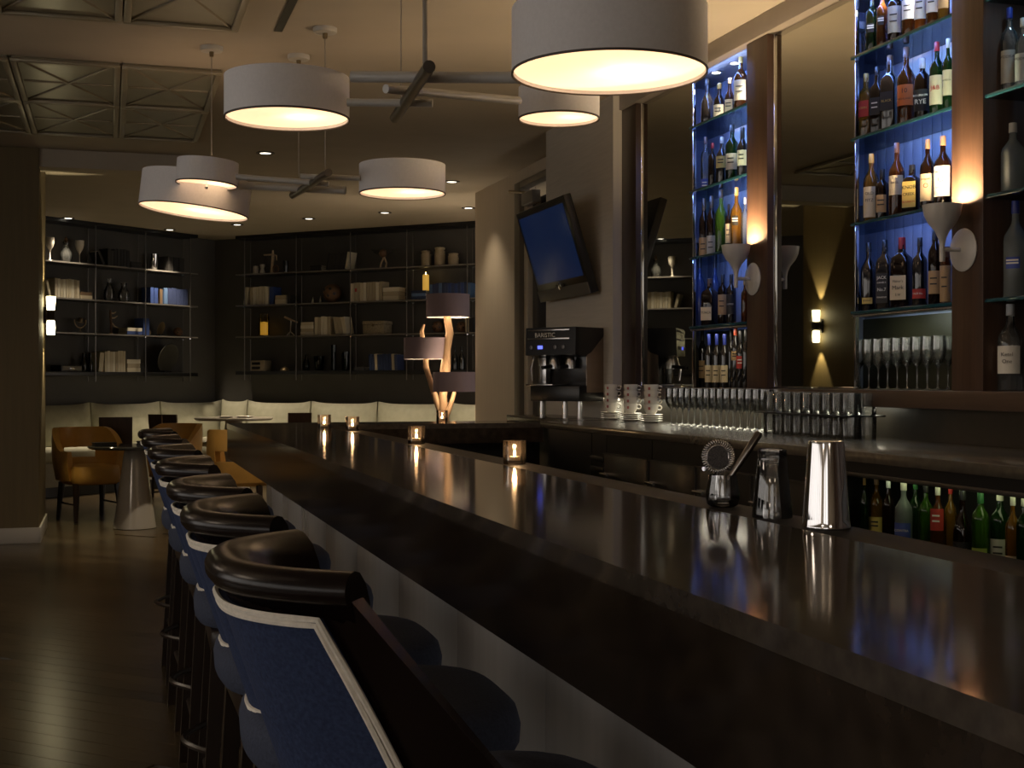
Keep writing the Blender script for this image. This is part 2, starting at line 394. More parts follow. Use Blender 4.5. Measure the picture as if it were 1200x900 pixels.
MB().tube([(P_CREAM - .02, qD1 - .38, 3.07), (P_CREAM - .14, qD1 - .26, 3.09), (P_CREAM - .01, qD1 - .1, 3.11)], .012, 6).build('closer_arm', M_bronze, dr)
# unseen rest of the shell, with window openings added to let fill light in

def fill_window_wall(nm, horiz, a0, a1, w0, w1, c, zs, ze):
    mb = MB(); B = (lambda u0, u1, z0, z1: mb.box(u0, u1, c - .2, c, z0, z1)) if horiz else (lambda u0, u1, z0, z1: mb.box(c - .2, c, u0, u1, z0, z1))
    B(a0, w0, 0, CEIL); B(w1, a1, 0, CEIL); B(w0, w1, 0, zs); B(w0, w1, ze, CEIL)
    n = max(2, round((w1 - w0) / 1.6))
    for i in range(1, n): u = w0 + (w1 - w0) * i / n; B(u - .05, u + .05, zs, ze)
    return struct(mb.build(nm, M_cream, None, None))
fill_window_wall('wall_left', False, -5, 20, -4.5, 8.5, -6, .8, 2.9)
fill_window_wall('wall_front', True, -9, 10, -5.5, -1.6, -5, .8, 2.9)
# ================================================================== DISPLAY WALL
struct(MB().box(P_BACK + .001, P_BACK + .1, -5, qTV0, 0, CEIL).build('wall_right', M_walnut, None, None), 'wall behind the bottle display')
xs = dict(col0=728, mir1a=745, mir1b=806, bay1b=875, pil1b=899, mir2b=995, bay2b=1115, pil2b=1152)
q = {k: Qx(v, P_DISP) for k, v in xs.items()}
SH = [2.885, 2.50, 2.10, 1.685]; LEDGE = 1.318; HEAD = 3.20
hd = MB().box(P_DISP - .02, P_BACK, 1.0, qTV0, HEAD, CEIL, 0, .004).build('trim_3', mat('header_grey', (0.30, 0.26, 0.22), 0.4, var=.05), None); struct(hd, 'pale header above the mirrors and bottle bays')
lg = MB().box(P_DISP - .10, P_BACK, 1.0, qTV0, LEDGE - .075, LEDGE, 0, .004).build('trim_4', M_walnut_h, None); struct(lg, 'wooden ledge under the bottle display')
struct(MB().box(P_DISP + .02, P_BACK, 1.0, qTV0, BCZ, LEDGE - .075).build('wall_right_backsplash', mat('backsplash', (0.028, 0.024, 0.018), 0.3, var=.15, scale=20), None, None), 'dark backsplash behind the glasses')
struct(MB().box(P_DISP, P_BACK, q['mir1a'], q['col0'], LEDGE, HEAD, 0, .004).build('wall_right_pier', mat('dark_walnut', (0.03, 0.018, 0.013), 0.35, var=.2, scale=10, stretch=(4, 4, .2)), None), 'dark wooden pier beside the television wall')
for nm, a, b, lb in (('wall_right_pilaster', 'pil1b', 'bay1b', 'wooden pilaster between the narrow mirror and the far bottle bay'), ('wall_right_pilaster', 'pil2b', 'bay2b', 'wooden pilaster between two bottle bays')):
    struct(MB().box(P_DISP, P_BACK, q[a], q[b], LEDGE, HEAD, 0, .003).build(nm, M_walnut), lb)
# near end: bay three, then a pilaster and plain panelling out of frame
q3e = q['pil2b'] - .85
struct(MB().box(P_DISP, P_BACK, 1.0, q3e, LEDGE, HEAD).build('wall_right_panel', M_walnut, None, None))
struct(MB().box(P_DISP - .1, P_BACK, -5, 1.0, 0, CEIL).build('wall_right_near', M_walnut, None, None))
# niche backs and ends
def niche(qa, qb, lb, m=M_niche):
    o = MB().box(P_BACK - .012, P_BACK, qa, qb, LEDGE, HEAD).build('wall_right_niche', m, None, None); struct(o, lb)
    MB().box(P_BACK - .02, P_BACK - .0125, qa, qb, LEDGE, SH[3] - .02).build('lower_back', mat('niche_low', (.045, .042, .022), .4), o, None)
    w = 0.075; n = int((qb - qa) / w)
    pm = MB().box(P_BACK - .017, P_BACK - .012, .002, w - .002, LEDGE + .39, HEAD - .002, 0, .0015).mesh('panel_strip', m, 40)
    for i in range(n): link('panel_strip', pm, o, (0, qa + i * w, 0))
    return o
EXT = .31
n1 = niche(q['bay1b'], q['mir1b'] + EXT, 'pale blue back of the far bottle bay')
n2 = niche(q['bay2b'], q['mir2b'] + EXT, 'pale blue back of the wide bottle bay')
n3 = niche(q3e, q['pil2b'], 'dark back of the near bottle bay', mat('niche_dark', (0.12, 0.115, 0.09), 0.4))
for n_, qe in ((n1, q['mir1b'] + EXT), (n2, q['mir2b'] + EXT)):
    MB().box(P_MIR + .003, P_BACK - .012, qe, qe + .015, LEDGE, HEAD).build('side_panel', M_niche, n_, None)
# mirrors
def mirror(qa, qb, lb):
    o = MB().box(P_MIR - .012, P_MIR, qa + .012, qb - .012, LEDGE + .012, HEAD - .003).build('wall_mirror', M_mirror, None, None)
    tag(o, lb, 'mirror')
    for y in (qa, qb - .012): MB().box(P_MIR - .022, P_MIR, y, y + .012, LEDGE, HEAD, 0, .003).build('edge_strip', M_chrome, o)
    MB().box(P_MIR - .022, P_MIR, qa + .012, qb - .012, LEDGE, LEDGE + .012, 0, .003).build('bottom_strip', M_chrome, o)
    return o
mirror(q['mir1b'], q['mir1a'], 'tall smoked mirror beside the dark pier and television wall')
mirror(q['mir2b'], q['pil1b'], 'tall smoked mirror panel between the two lit bottle bays')

def shelf(qa, qb, z, lb, ext=0.0):
    mb = MB().box(P_DISP + .012, P_BACK - .03, qa + .002, qb - .002, z - .014, z)
    if ext: mb.box(P_MIR + .004, P_BACK - .03, qb - .002, qb + ext - .012, z - .014, z)
    o = mb.build('glass_shelf', M_gshelf if z > 1.8 else mat('shelf_solid', (.012, .03, .035), .12), None, None)
    tag(o, lb, 'shelf')
    MB().box(P_DISP + .006, P_DISP + .012, qa + .002, qb - .002, z - .0145, z + .0005, 0, .001).build('polished_edge', M_gedge, o)
    return o
ords = ['topmost', 'second', 'third', 'fourth']
for i, z in enumerate(SH):
    shelf(q['bay1b'], q['mir1b'], z, ords[i] + ' glass shelf in the bottle bay beside the narrow mirror', EXT)
    shelf(q['bay2b'], q['mir2b'], z, ords[i] + ' glass shelf in the wide blue bottle bay', EXT)
    shelf(q3e, q['pil2b'] - .002, z, ords[i] + ' glass shelf in the dark bay holding clear vodka bottles')
# wood fascia + light strip below the lowest lit shelf
for (a, b) in (('bay1b', 'mir1b'), ('bay2b', 'mir2b')):
    o = MB().box(P_DISP + .014, P_DISP + .03, q[a] + .004, q[b] - .004, SH[3] - .028, SH[3] - .0145, 0, .003).build('trim_5', M_steel); struct(o, 'steel rail under the lowest glass shelf')
# niche light: LED lines tucked behind each shelf front and small spots in the top
for (a, b, n_, e) in (('bay1b', 'mir1b', n1, 1.0), ('bay2b', 'mir2b', n2, 1.0)):
    qa, qb = q[a] + .02, q[b] - .02; w = qb - qa; qm = (qa + qb) / 2
    for i, z in enumerate([HEAD] + SH[:3]):
        lamp('led_line', 'AREA', (P_DISP + .03, qm, z - .022), (2.0 if i == 0 else (1.1, 1.1, .75, .6)[i]) * e, (0.20, 0.36, 1.0), None, shape='RECTANGLE', size=.016, size_y=w, rot=(0, math.radians(-62), 0))
    for k in range(3):
        y = qa + w * (k + .5) / 3
        sp = MB().lathe([(.034, 0), (.034, -.006), (.026, -.008), (.026, -.004)], 16).build('display_spot', M_chrome, hd, loc=(P_DISP + .12, y, HEAD))
        MB().lathe([(.024, -.0075), (0, -.0075)], 12).build('bulb', emis('spot_bulb', (1, .93, .82), 14), sp)
        lamp('display_spot_light', 'SPOT', (P_DISP + .10, y, HEAD - .02), 13 * e, (1.0, .9, .75), None, spot_size=math.radians(70), spot_blend=.6, shadow_soft_size=.02)
# light on the stemware / wine at the foot of the bays
lamp('stemware_light', 'AREA', (P_DISP + .035, (q['bay2b'] + q['mir2b']) / 2, SH[3] - .035), .45, (.9, 1.0, .85), None, shape='RECTANGLE', size=.02, size_y=.7, rot=(0, math.radians(-45), 0))
lamp('wine_light', 'AREA', (P_DISP + .05, (q['bay1b'] + q['mir1b']) / 2, SH[3] - .03), .5, (1.0, .9, .7), None, shape='RECTANGLE', size=.03, size_y=.6)
lamp('near_bay_spot', 'SPOT', (P_DISP + .08, q['pil2b'] - .25, HEAD - .02), 7, (.85, .95, 1.0), None, spot_size=math.radians(80), spot_blend=.6, shadow_soft_size=.03)

lamp('ledge_light', 'AREA', (P_DISP - .04, (Qx(1010, 3.2) + Qx(690, 3.2)) / 2, LEDGE - .078), 3.6, (1.0, .93, .72), None, shape='RECTANGLE', size=.05, size_y=Qx(690, 3.2) - Qx(1010, 3.2))
# pilaster sconces
def wall_sconce(y, zc, lb):
    t = thing('wall_sconce', lb, 'wall lamp', (P_DISP, y, zc))
    MB().lathe([(0, 0), (.085, 0), (.088, .006), (.078, .014), (.03, .02), (0, .022)], 28).build('back_plate', M_funnel, t, rot=(0, -PI / 2, 0))
    MB().tube([(-.01, 0, 0), (-.10, 0, 0)], .009, 10).build('arm', M_funnel, t)
    cup = MB().lathe([(0, -.05), (.011, -.05), (.011, .02), (.016, .045), (.03, .075), (.055, .105), (.072, .14), (.078, .18), (.075, .18), (.069, .142), (.052, .108), (.026, .08), (0, .07)], 32).build('funnel_shade', M_funnel, t, loc=(-.105, 0, 0))
    MB().lathe([(0, .09), (.02, .1), (.026, .12), (.02, .14), (0, .148)], 14).build('bulb', emis('sconce_bulb', WARMW, 30), cup)
    lamp('sconce_light', 'POINT', (P_DISP - .085, y, zc + .15), 50, WARM, None, shadow_soft_size=.02)
sc1 = on_P(883, 327, P_DISP); sc2 = on_P(1130, 293, P_DISP)
wall_sconce(sc1.y, sc1.z, 'white funnel wall sconce on the pilaster beside the narrow mirror')
wall_sconce(sc2.y, sc2.z, 'white funnel wall sconce on the pilaster between blue and dark bottle bays')

# ================================================================== BACK COUNTER
Q0 = 1.0; QB1_ = on_z(265, 496, BAR_Z).y
ct = MB().box(P_CNT, P_DISP + .019, Q0, 7.9, BCZ - .04, BCZ, 0, .004).box(2.88, P_DISP + .019, 7.9, qTV0 - .013, BCZ - .04, BCZ, 0, .004).box(2.88, P_TV - .005, qTV0 - .013, 9.5, BCZ - .04, BCZ, 0, .004).build('back_counter', M_counter)
tag(ct, 'long dark polished stone counter below the bottle display', 'counter')
cb0 = on_P(962, 560, P_CNT + .03).y      # far end of the lit cooler
# cooler opening
zt = on_P(1100, 567, P_CNT + .03).z; zb = .72
cl = thing('bottle_cooler', 'open lit cooler with rows of bottles under the back counter', 'cooler', (P_CNT + .03, cb0, 0))
Lc = 2.3
MB().box(0, .36, -Lc, 0, .0, zb - .02).box(0, .36, -Lc, 0, zt, BCZ - .042).box(.34, .36, -Lc, 0, zb - .02, zt).box(0, .34, -.03, 0, zb - .02, zt).build('carcass', M_black, cl, None)
MB().box(-.006, .0, -Lc, 0, zt - .012, zt + .004, 0, .002).build('top_rail', M_pewter, cl)
MB().box(-.01, .34, -Lc, -.03, zb - .02, zb, 0, .002).build('shelf', M_black, cl)
lamp('cooler_light', 'AREA', (P_CNT + .16, cb0 - 1.0, zt - .012), .5, (.85, .95, .5), None, shape='RECTANGLE', size=.06, size_y=1.5)
# cabinets beyond the cooler
xd = [760, 707, 690, 655]
qd = [cb0] + [on_P(x, 530, P_CNT + .03).y for x in xd]
for i in range(3):
    a, b = qd[i] + .004, qd[i + 1] - .004
    lbs = ['wide black back-bar cabinet beside the bottle cooler', 'black back-bar cabinet with lever handle next to the louvred unit', 'louvred black unit under the back counter']
    c = thing('back_bar_cabinet', lbs[i], 'cabinet', (P_CNT + .03, a, 0))
    L = b - a
    MB().box(.02, .36, 0, L, .0, BCZ - .042).build('body', M_black, c, None)
    if i < 2:
        nd = 3 if i == 0 else 1
        for k in range(nd):
            y0, y1 = L * k / nd + .004, L * (k + 1) / nd - .004
            d = MB().box(0, .02, y0, y1, .12, .955, 0, .004).build('door', mat('cab_door', (.012, .011, .010), .3), c)
            MB().box(-.006, -.0005, y0, y0 + .006, .12, .955).box(-.006, -.0005, y0, y1, .949, .955).build('edge_bead', M_pewter, d)
            MB().tube([(-.0, y1 - .05, .84), (-.04, y1 - .05, .84), (-.045, y1 - .16, .84)], .008, 8).build('handle', M_steel, d)
    else:
        for k in range(11): MB().box(0, .022, .01, L - .01, .30 + k * .06, .33 + k * .06, 0, .006).build('slat', M_black, c)
MB().box(P_CNT + .05, P_TV - .01, qd[3] + .01, 7.88, 0, BCZ - .042).box(2.92, P_TV - .01, 7.88, 9.45, 0, BCZ - .042).build('back_bar_end_cabinet', M_black, None, None)
tag(bpy.data.objects['back_bar_end_cabinet'], 'plain black cabinet under the espresso machine end of the counter', 'cabinet')

# ================================================================== BAR
QB0, QB1 = -1.2, on_z(265, 496, BAR_Z).y
QR0 = QB1 - .5                                            # inner edge of the return leg
PR1 = 2.87
bar = thing('bar_counter', 'long dark polished stone bar with a return to the back counter', 'bar', (0, 0, 0))
top = [(P_BAR0, QB0), (P_BAR1, QB0), (P_BAR1, QR0), (PR1, QR0), (PR1, QB1), (P_BAR0, QB1)]
MB().prism(top, BAR_Z - .034, BAR_Z).build('bar_top', M_stone, bar, None)
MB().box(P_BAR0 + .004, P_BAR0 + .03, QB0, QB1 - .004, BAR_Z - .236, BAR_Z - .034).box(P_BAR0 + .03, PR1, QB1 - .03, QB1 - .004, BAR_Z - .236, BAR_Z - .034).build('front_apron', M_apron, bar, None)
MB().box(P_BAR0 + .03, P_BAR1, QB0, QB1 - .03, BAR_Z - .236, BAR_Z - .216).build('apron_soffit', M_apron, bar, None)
# raised inner rail
MB().box(P_BAR1 + .001, P_BAR1 + .14, QB0, QR0 - .001, BAR_Z - .034, BAR_Z - .004, 0, .002).build('inner_rail', mat('rail_wood', (.012, .009, .007), .55, spec=.2, var=.2, scale=12, stretch=(8, .4, 8)), bar)
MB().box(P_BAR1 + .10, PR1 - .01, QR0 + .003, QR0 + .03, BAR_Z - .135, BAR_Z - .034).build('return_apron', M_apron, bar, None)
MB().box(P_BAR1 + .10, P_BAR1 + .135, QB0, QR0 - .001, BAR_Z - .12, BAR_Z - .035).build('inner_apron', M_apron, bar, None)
DW = P_BAR0 + .24
MB().box(DW + .012, DW + .14, QB0, QB1 - .25, 0, BAR_Z - .236).box(DW + .14, PR1, QB1 - .39, QB1 - .25, 0, BAR_Z - .135).build('knee_wall', M_black, bar, None)
npan = 12; pw = (QB1 - .25 - QB0) / npan
pmsh = MB().box(DW, DW + .012, .002, pw - .002, .1, BAR_Z - .238, 0, .002).mesh('front_panel', M_diegrey, 40)
for i in range(npan): link('front_panel', pmsh, bar, (0, QB0 + i * pw, 0))
MB().box(DW + .01, DW + .03, QB0, QB1 - .25, 0, .1).build('toe_kick', M_black, bar, None)
MB().tube([(DW - .12, QB0, .2), (DW - .12, QB1 - .3, .2)], .019, 10).build('foot_rail', M_bronze, bar)
for i in range(8): MB().tube([(DW - .12, QB0 + .6 + i * 1.25, .2), (DW + .005, QB0 + .6 + i * 1.25, .2)], .011, 8).build('rail_bracket', M_bronze, bar)
st_ = MB().box(DW - .03, DW - .005, QB0, QB1 - .4, BAR_Z - .246, BAR_Z - .2362).build('under_bar_fill_lens', mat('fill_strip_lens', (.5, .5, .5), .5), bar, None)
lamp('under_bar_fill', 'AREA', (DW - .05, (QB0 + QB1) / 2 - .2, BAR_Z - .25), 1.1, (1.0, .93, .86), None, shape='RECTANGLE', size=.02, size_y=QB1 - QB0 - .5)  # strip lamp added under the apron to brighten front panels and seats
# work ledge behind the bar
us = thing('work_station', 'stainless bartender station with drain holes behind the bar ledge', 'sink', (0, 0, 0))
w0 = on_P(757, 565, 1.57); w1_ = on_P(840, 583, 1.57)
ya, yb = min(w0.y, w1_.y), max(w0.y, w1_.y); zz = .985
MB().box(1.45, 1.70, ya - .5, yb, zz - .02, zz, 0, .004).box(1.45, 1.70, ya - .5, yb, 0, zz - .02).build('steel_top', M_steel, us)
for k in range(9):
    MB().lathe([(.034, zz + .0005), (.034, zz + .006), (.028, zz + .006), (.028, zz + .0005)], 16, c=(1.60, ya - .4 + k * .09, 0)).build('drain_ring', M_black if k % 2 else M_chrome, us)

# ================================================================== BAR STOOLS
def make_stool():
    t = thing('bar_stool', 'x', 'bar stool')
    ZT, ZB = 1.10, .765
    def prm(v):
        return (-.275 + .115 * (1 - v), .128 + .165 * (1 - v), .238 - .004 * (1 - v))
    def pt(tt, v, off=0.0):
        xb, d, w = prm(v); a = abs(tt)
        x = xb + d * a ** 2.4; y = w * math.copysign(a ** .86, tt)
        e = 1e-3; a2 = min(a + e, 1.0); a1 = max(a2 - 2 * e, 0)
        dx = d * (a2 ** 2.4 - a1 ** 2.4); dy = w * (a2 ** .86 - a1 ** .86)
        n = Vector((-dy, dx * math.copysign(1, tt), 0)); n = n.normalized() if n.length else Vector((-1, 0, 0))
        p = Vector((x, y, ZB + (ZT - ZB) * v)); return p + n * off
    nu, nv = 28, 8
    MB().shell(lambda u, v: pt(2 * u - 1, v), lambda u, v: pt(2 * u - 1, v, -.035), nu, nv).build('back_shell', M_leather, t)
    fr = []
    prof = [(.000, -.012), (.012, -.011), (.0185, -.003), (.0195, .008), (.015, .018), (.004, .025), (-.010, .027), (-.026, .023), (-.044, .008), (-.058, -.018), (-.064, -.045), (-.064, -.075), (-.05, -.082), (-.034, -.075)]
    K = 40
    for k in range(K + 1):
        tt = -1 + 2 * k / K; p = pt(tt, 1); p2 = pt(tt, 1, .01); n = (p2 - p).normalized()
        fr.append((p + Vector((0, 0, .008)), n, Vector((0, 0, 1))))
    MB().sweep(fr, prof).build('top_rail', M_leather, t, 60)
    # outer fabric panel with double piping
    ta, vlo, vhi = .80, .0, .93
    wd = lambda v: .74 + (.84 - .74) * v
    fo = lambda u, v: pt((2 * u - 1) * wd(v), vlo + (vhi - vlo) * v, .010)
    fi = lambda u, v: pt((2 * u - 1) * wd(v), vlo + (vhi - vlo) * v, .0005)
    pan = MB().shell(fo, fi, 22, 8).build('outer_panel', M_navy, t)
    for r in (0.0, .0078):
        path = []
        for k in range(23): path.append(pt((-1 + 2 * k / 22) * (.84 - r * 3), vhi - r * 3.0, .013))
        for k in range(1, 10): v = 1 - k / 10; path.append(pt((wd(v) - r * 3), vlo + (vhi - r * 3 - vlo) * v + (r * 3) * (1 - v), .013))
        for k in range(23): path.append(pt((1 - 2 * k / 22) * (wd(0) - r * 3), vlo + r * 3, .013))
        for k in range(1, 10): v = k / 10; path.append(pt(-(wd(v) - r * 3), vlo + (vhi - r * 3 - vlo) * v + (r * 3) * (1 - v), .013))
        MB().tube(path, .0042, 6, closed=True).build('piping', M_piping, pan)
    # inner cushion
    gi = lambda u, v: pt((2 * u - 1) * .86, .02 + .82 * v, -.06 - .012 * math.sin(PI * v))
    gj = lambda u, v: pt((2 * u - 1) * .86, .02 + .82 * v, -.034)
    inn = MB().shell(gi, gj, 20, 6).build('inner_cushion', M_navy, t)
    path = [pt((-1 + 2 * k / 24) * .86, .05 + .79, -.063) for k in range(25)]
    MB().tube([pt(-.86, .3, -.06)] + path + [pt(.86, .3, -.06)], .0045, 6).build('piping', M_piping, inn)
    # seat
    def seat_sec(k, zz):
        pts = []
        for i in range(36):
            a = 2 * PI * i / 36; c, s_ = math.cos(a), math.sin(a); p = 3.2
            rr = 1 / (abs(c) ** p + abs(s_) ** p) ** (1 / p)
            pts.append((.065 + (.25 * k) * rr * c, (.25 * k) * rr * s_, zz))
        return pts
    mb = MB(); secs = [seat_sec(.96, .685), seat_sec(1.0, .70), seat_sec(1.01, .735), seat_sec(.985, .76), seat_sec(.93, .773), seat_sec(.7, .780), seat_sec(.3, .782)]
    vs = [p for s_ in secs for p in s_]; fs = []
    for i in range(len(secs) - 1):
        for k in range(36): fs.append((i * 36 + k, i * 36 + (k + 1) % 36, (i + 1) * 36 + (k + 1) % 36, (i + 1) * 36 + k))
    fs.append(tuple(range(35, -1, -1))); fs.append(tuple((len(secs) - 1) * 36 + k for k in range(36)))
    mb.add(vs, fs).build('seat', M_navy2, t, 50)
    MB().box(-.15, .27, -.215, .215, .62, .684, 0, .012).build('seat_frame', M_darkwood, t)
    for sx, sy in ((-1, -1), (-1, 1), (1, -1), (1, 1)):
        xa, ya_ = (.06 + sx * .185), sy * .19; xb_, yb_ = (.05 + sx * .215), sy * .215
        mb = MB(); a, b = .021, .015
        mb.add([(xb_ + i * b, yb_ + j * b, 0) for i, j in ((-1, -1), (1, -1), (1, 1), (-1, 1))] + [(xa + i * a, ya_ + j * a, .64) for i, j in ((-1, -1), (1, -1), (1, 1), (-1, 1))],
               [(3, 2, 1, 0), (4, 5, 6, 7), (0, 1, 5, 4), (1, 2, 6, 5), (2, 3, 7, 6), (3, 0, 4, 7)])
        mb.build('leg', M_darkwood, t)
    for z, pts in ((.3, [(.25, -.2, .3), (.25, .2, .3)]), (.22, [(-.145, -.2, .22), (-.145, .2, .22)]), (.26, [(-.14, -.2, .26), (.25, -.2, .26)]), (.26, [(-.14, .2, .26), (.25, .2, .26)])):
        MB().tube(pts, .012, 8).build('stretcher', M_darkwood, t)
    # curved foot hoop at the back
    hoop = [(-.145 - .07 * math.sin(PI * k / 10), -.16 + .32 * k / 10, .34) for k in range(11)]
    MB().tube(hoop, .009, 6).build('foot_hoop', M_darkwood, t)
    return t
st0 = make_stool()
SQ = [1.73, 2.39, 2.99, 3.79, 4.56, 5.42, 6.2]
ordn = ['seventh', 'sixth', 'fifth', 'fourth', 'third', 'second', 'first']
for i, qv in enumerate(SQ):
    o = st0 if i == 0 else copy_tree(st0)
    o.location = (.415, qv + .03, 0); o.rotation_euler = (0, 0, math.radians(random.uniform(-2, 2)))
    tag(o, 'navy bar stool with ivory piping, %s in the row counted from the mustard chairs' % ordn[i], 'bar stool', 'bar stools along the bar')

# ================================================================== PENDANT FIXTURES
def diffuser_mat():
    if 'drum_diffuser' in MATS: return MATS['drum_diffuser']
    m = bpy.data.materials.new('drum_diffuser'); m.use_nodes = True; nt = m.node_tree; nt.nodes.clear()
    o = nt.nodes.new('ShaderNodeOutputMaterial'); e = nt.nodes.new('ShaderNodeEmission'); t = nt.nodes.new('ShaderNodeBsdfTranslucent'); a = nt.nodes.new('ShaderNodeAddShader')
    e.inputs[0].default_value = (1.0, .62, .36, 1); e.inputs[1].default_value = DIFF_E; t.inputs[0].default_value = (.9, .8, .65, 1)
    nt.links.new(e.outputs[0], a.inputs[0]); nt.links.new(t.outputs[0], a.inputs[1]); nt.links.new(a.outputs[0], o.inputs[0]); MATS['drum_diffuser'] = m; return m
DIFF_E = 0.72; BULB_W = 1.05
def drum(parent, loc, dia, h, tilt=(0, 0)):
    r = dia / 2; b = .006
    s = MB().lathe([(r, 0), (r, h), (r - b, h), (r - b, 0)] , 56, cap=False).add([], []).build('drum_shade', [M_shade], parent, 40, loc=loc)
    # close the ring bottom and top rim
    s.rotation_euler = (tilt[0], tilt[1], 0)
    for j in range(3):
        a = 2 * PI * j / 3 + .4; MB().tube([(0, 0, h - .02), ((r - .006) * math.cos(a), (r - .006) * math.sin(a), h - .02)], .003, 6).build('spider_arm', M_pewter, s)
    MB().lathe([(0, h * .5 - .03), (.03, h * .5 - .02), (.034, h * .5 + .01), (.018, h * .5 + .05), (.018, h - .01), (0, h - .01)], 14).build('bulb_holder', M_shadein, s)
    MB().lathe([(r - .002, .004), (r + .0015, .004), (r + .0015, -.004), (r - .002, -.004), (r - .002, .004)], 56, cap=False).build('rim', mat('drum_rim', (.10, .08, .07), .6), s)
    MB().lathe([(r - .007, .012), (0, .012)], 48, cap=False).build('diffuser', diffuser_mat(), s)
    if dia < .4 and tilt[1]: MB().lathe([(0, -.03), (.008, -.028), (.01, -.015), (.004, -.008), (.004, .012)], 10).build('finial', M_chrome, s)
    d = bpy.data.lights.new('drum_bulb', 'POINT'); d.energy = BULB_W * (dia / .66) ** 2; d.color = (1, .78, .5); d.shadow_soft_size = .05
    L = bpy.data.objects.new('drum_bulb', d); COL.objects.link(L); L.parent = s; L.location = (.05, 0, h * .5)
    return s
def fixture(lb, hub, arms, drums, cables, stem_r=.004):
    t = thing('pendant_fixture', lb, 'ceiling lamp', (0, 0, 0))
    MB().tube(hub, .022, 16).build('hub_rod', M_pewter, t)
    for a in arms: MB().tube(a[0], a[1], 14).build('arm', mat('arm_grey', (.55, .54, .52), .4, metal=.1), t)
    for (p, dia, h, tilt) in drums: drum(t, p, dia, h, tilt)
    for (p, z, thick) in cables:
        MB().tube([(p.x, p.y, z), (p.x, p.y, CEIL - .02)], thick, 8).build('cable', mat('cable_grey', (.35, .32, .28), .4), t)
        c = MB().lathe([(0, -.03), (.062, -.026), (.066, -.018), (.066, 0), (0, 0)], 28).build('canopy', M_white, t, loc=(p.x, p.y, CEIL))
        MB().lathe([(0, -.06), (.012, -.058), (.014, -.03), (0, -.03)], 12).build('cord_grip', M_bronze, c)
    return t
# fixture over the near bar
H1 = [at(503, 78, 4.46), at(463, 138, 5.32)]
fixture('pendant fixture of three white drums hung above the bar tools',
        H1, [([at(412, 90, 4.75), at(612, 91, 4.62)], .021), ([at(452, 104, 4.86), at(608, 118, 5.45)], .017), ([at(407, 120, 5.06), at(507, 121, 5.03)], .016)],
        [(at(714, 86, 4.41), .66, .215, (0, 0)), (at(336.5, 139.5, 5.22), .495, .165, (0, 0)), (at(655, 139.5, 5.7), .354, .135, (0, 0))],
        [(at(498, 90, 4.55), at(498, 82, 4.55).z, .009), (at(470, 100, 5.2), at(470, 125, 5.2).z, .003)])
H2 = [at(385, 202, 7.17), at(343, 229, 7.95)]
c1, c2, c3 = on_z(350, 65, CEIL), on_z(381, 33, CEIL), on_z(248, 55, CEIL)
fixture('pendant fixture of three white drums hung toward the bookshelves',
        H2, [([at(280, 217, 7.8), at(405, 223, 7.75)], .024), ([at(277, 207, 7.5), at(385, 215.5, 7.5)], .017), ([at(352, 206.5, 7.4), at(422, 209, 7.4)], .016)],
        [(at(227, 248, 8.0), .66, .21, (math.radians(0), math.radians(6.5))), (at(471.5, 227, 7.5), .495, .165, (0, 0)), (at(242, 216, 7.63), .354, .135, (0, math.radians(4)))],
        [(c1, at(350, 221, dep(c1)).z, .003), (c2, at(381, 205, dep(c2)).z, .003), (c3, at(248, 182, dep(c3)).z, .003)])

# drum pendants added outside the frame as fill light for stools and bar
def added_fill_drum(x, y, e, lb):
    t = thing('fill_pendant', lb, 'ceiling lamp', (x, y, 0), 0, 'added fill pendants outside the frame')
    s_ = drum(t, (0, 0, 2.4), .9, .25); MB().tube([(0, 0, 2.6), (0, 0, CEIL - .02)], .004, 8).build('cable', MATS['cable_grey'], t)
    MB().lathe([(0, -.03), (.062, -.026), (.066, 0), (0, 0)], 24).build('canopy', M_white, t, loc=(0, 0, CEIL))
    for c_ in s_.children:
        if c_.name.startswith('diffuser'): c_.data = c_.data.copy(); c_.data.materials[0] = emis('drum_diffuser_room', (1.0, .80, .60), e)
for (x, y) in ((-2.6, 3.2), (-2.6, 7.2), (-2.4, -1.2), (.6, -2.6)): added_fill_drum(x, y, 4.0, 'wide white drum pendant added outside the frame for fill light')
# downlights
for (px, py) in ((311, 179), (80, 255.5), (199, 269), (278, 263), (362, 256), (451, 249), (549, 243.5)):
    p = on_z(px, py, CEIL)
    d = MB().lathe([(.05, 0), (.078, 0), (.08, -.006), (.05, -.008), (.046, 0)], 24, cap=False).build('downlight', M_black, ce, loc=(p.x, p.y, CEIL))
    MB().lathe([(.048, -.004), (0, -.004)], 18).build('lens', emis('downlight_lens', (1, .9, .72), 3.0), d)
    lamp('downlight_beam', 'SPOT', (p.x, p.y, CEIL - .02), 150, WARMW, None, spot_size=math.radians(75), spot_blend=.7, shadow_soft_size=.05)
# recessed lights over the unseen room, plus one added to brighten the cream wall
for (x, y) in ((3.2, 12.4), (-3.0, 9.0), (-3.2, 5.5), (-1.8, 2.0), (2.1, 1.0), (2.1, 4.5), (-3, -1.5), (.3, -2)):
    d = MB().lathe([(.05, 0), (.078, 0), (.08, -.006), (.05, -.008), (.046, 0)], 24, cap=False).build('downlight', M_black, ce, loc=(x, y, CEIL))
    MB().lathe([(.048, -.004), (0, -.004)], 18).build('lens', MATS['downlight_lens'], d)
    lamp('downlight_beam', 'SPOT', (x, y, CEIL - .02), 22, WARMW, None, spot_size=math.radians(90), spot_blend=.7, shadow_soft_size=.05)

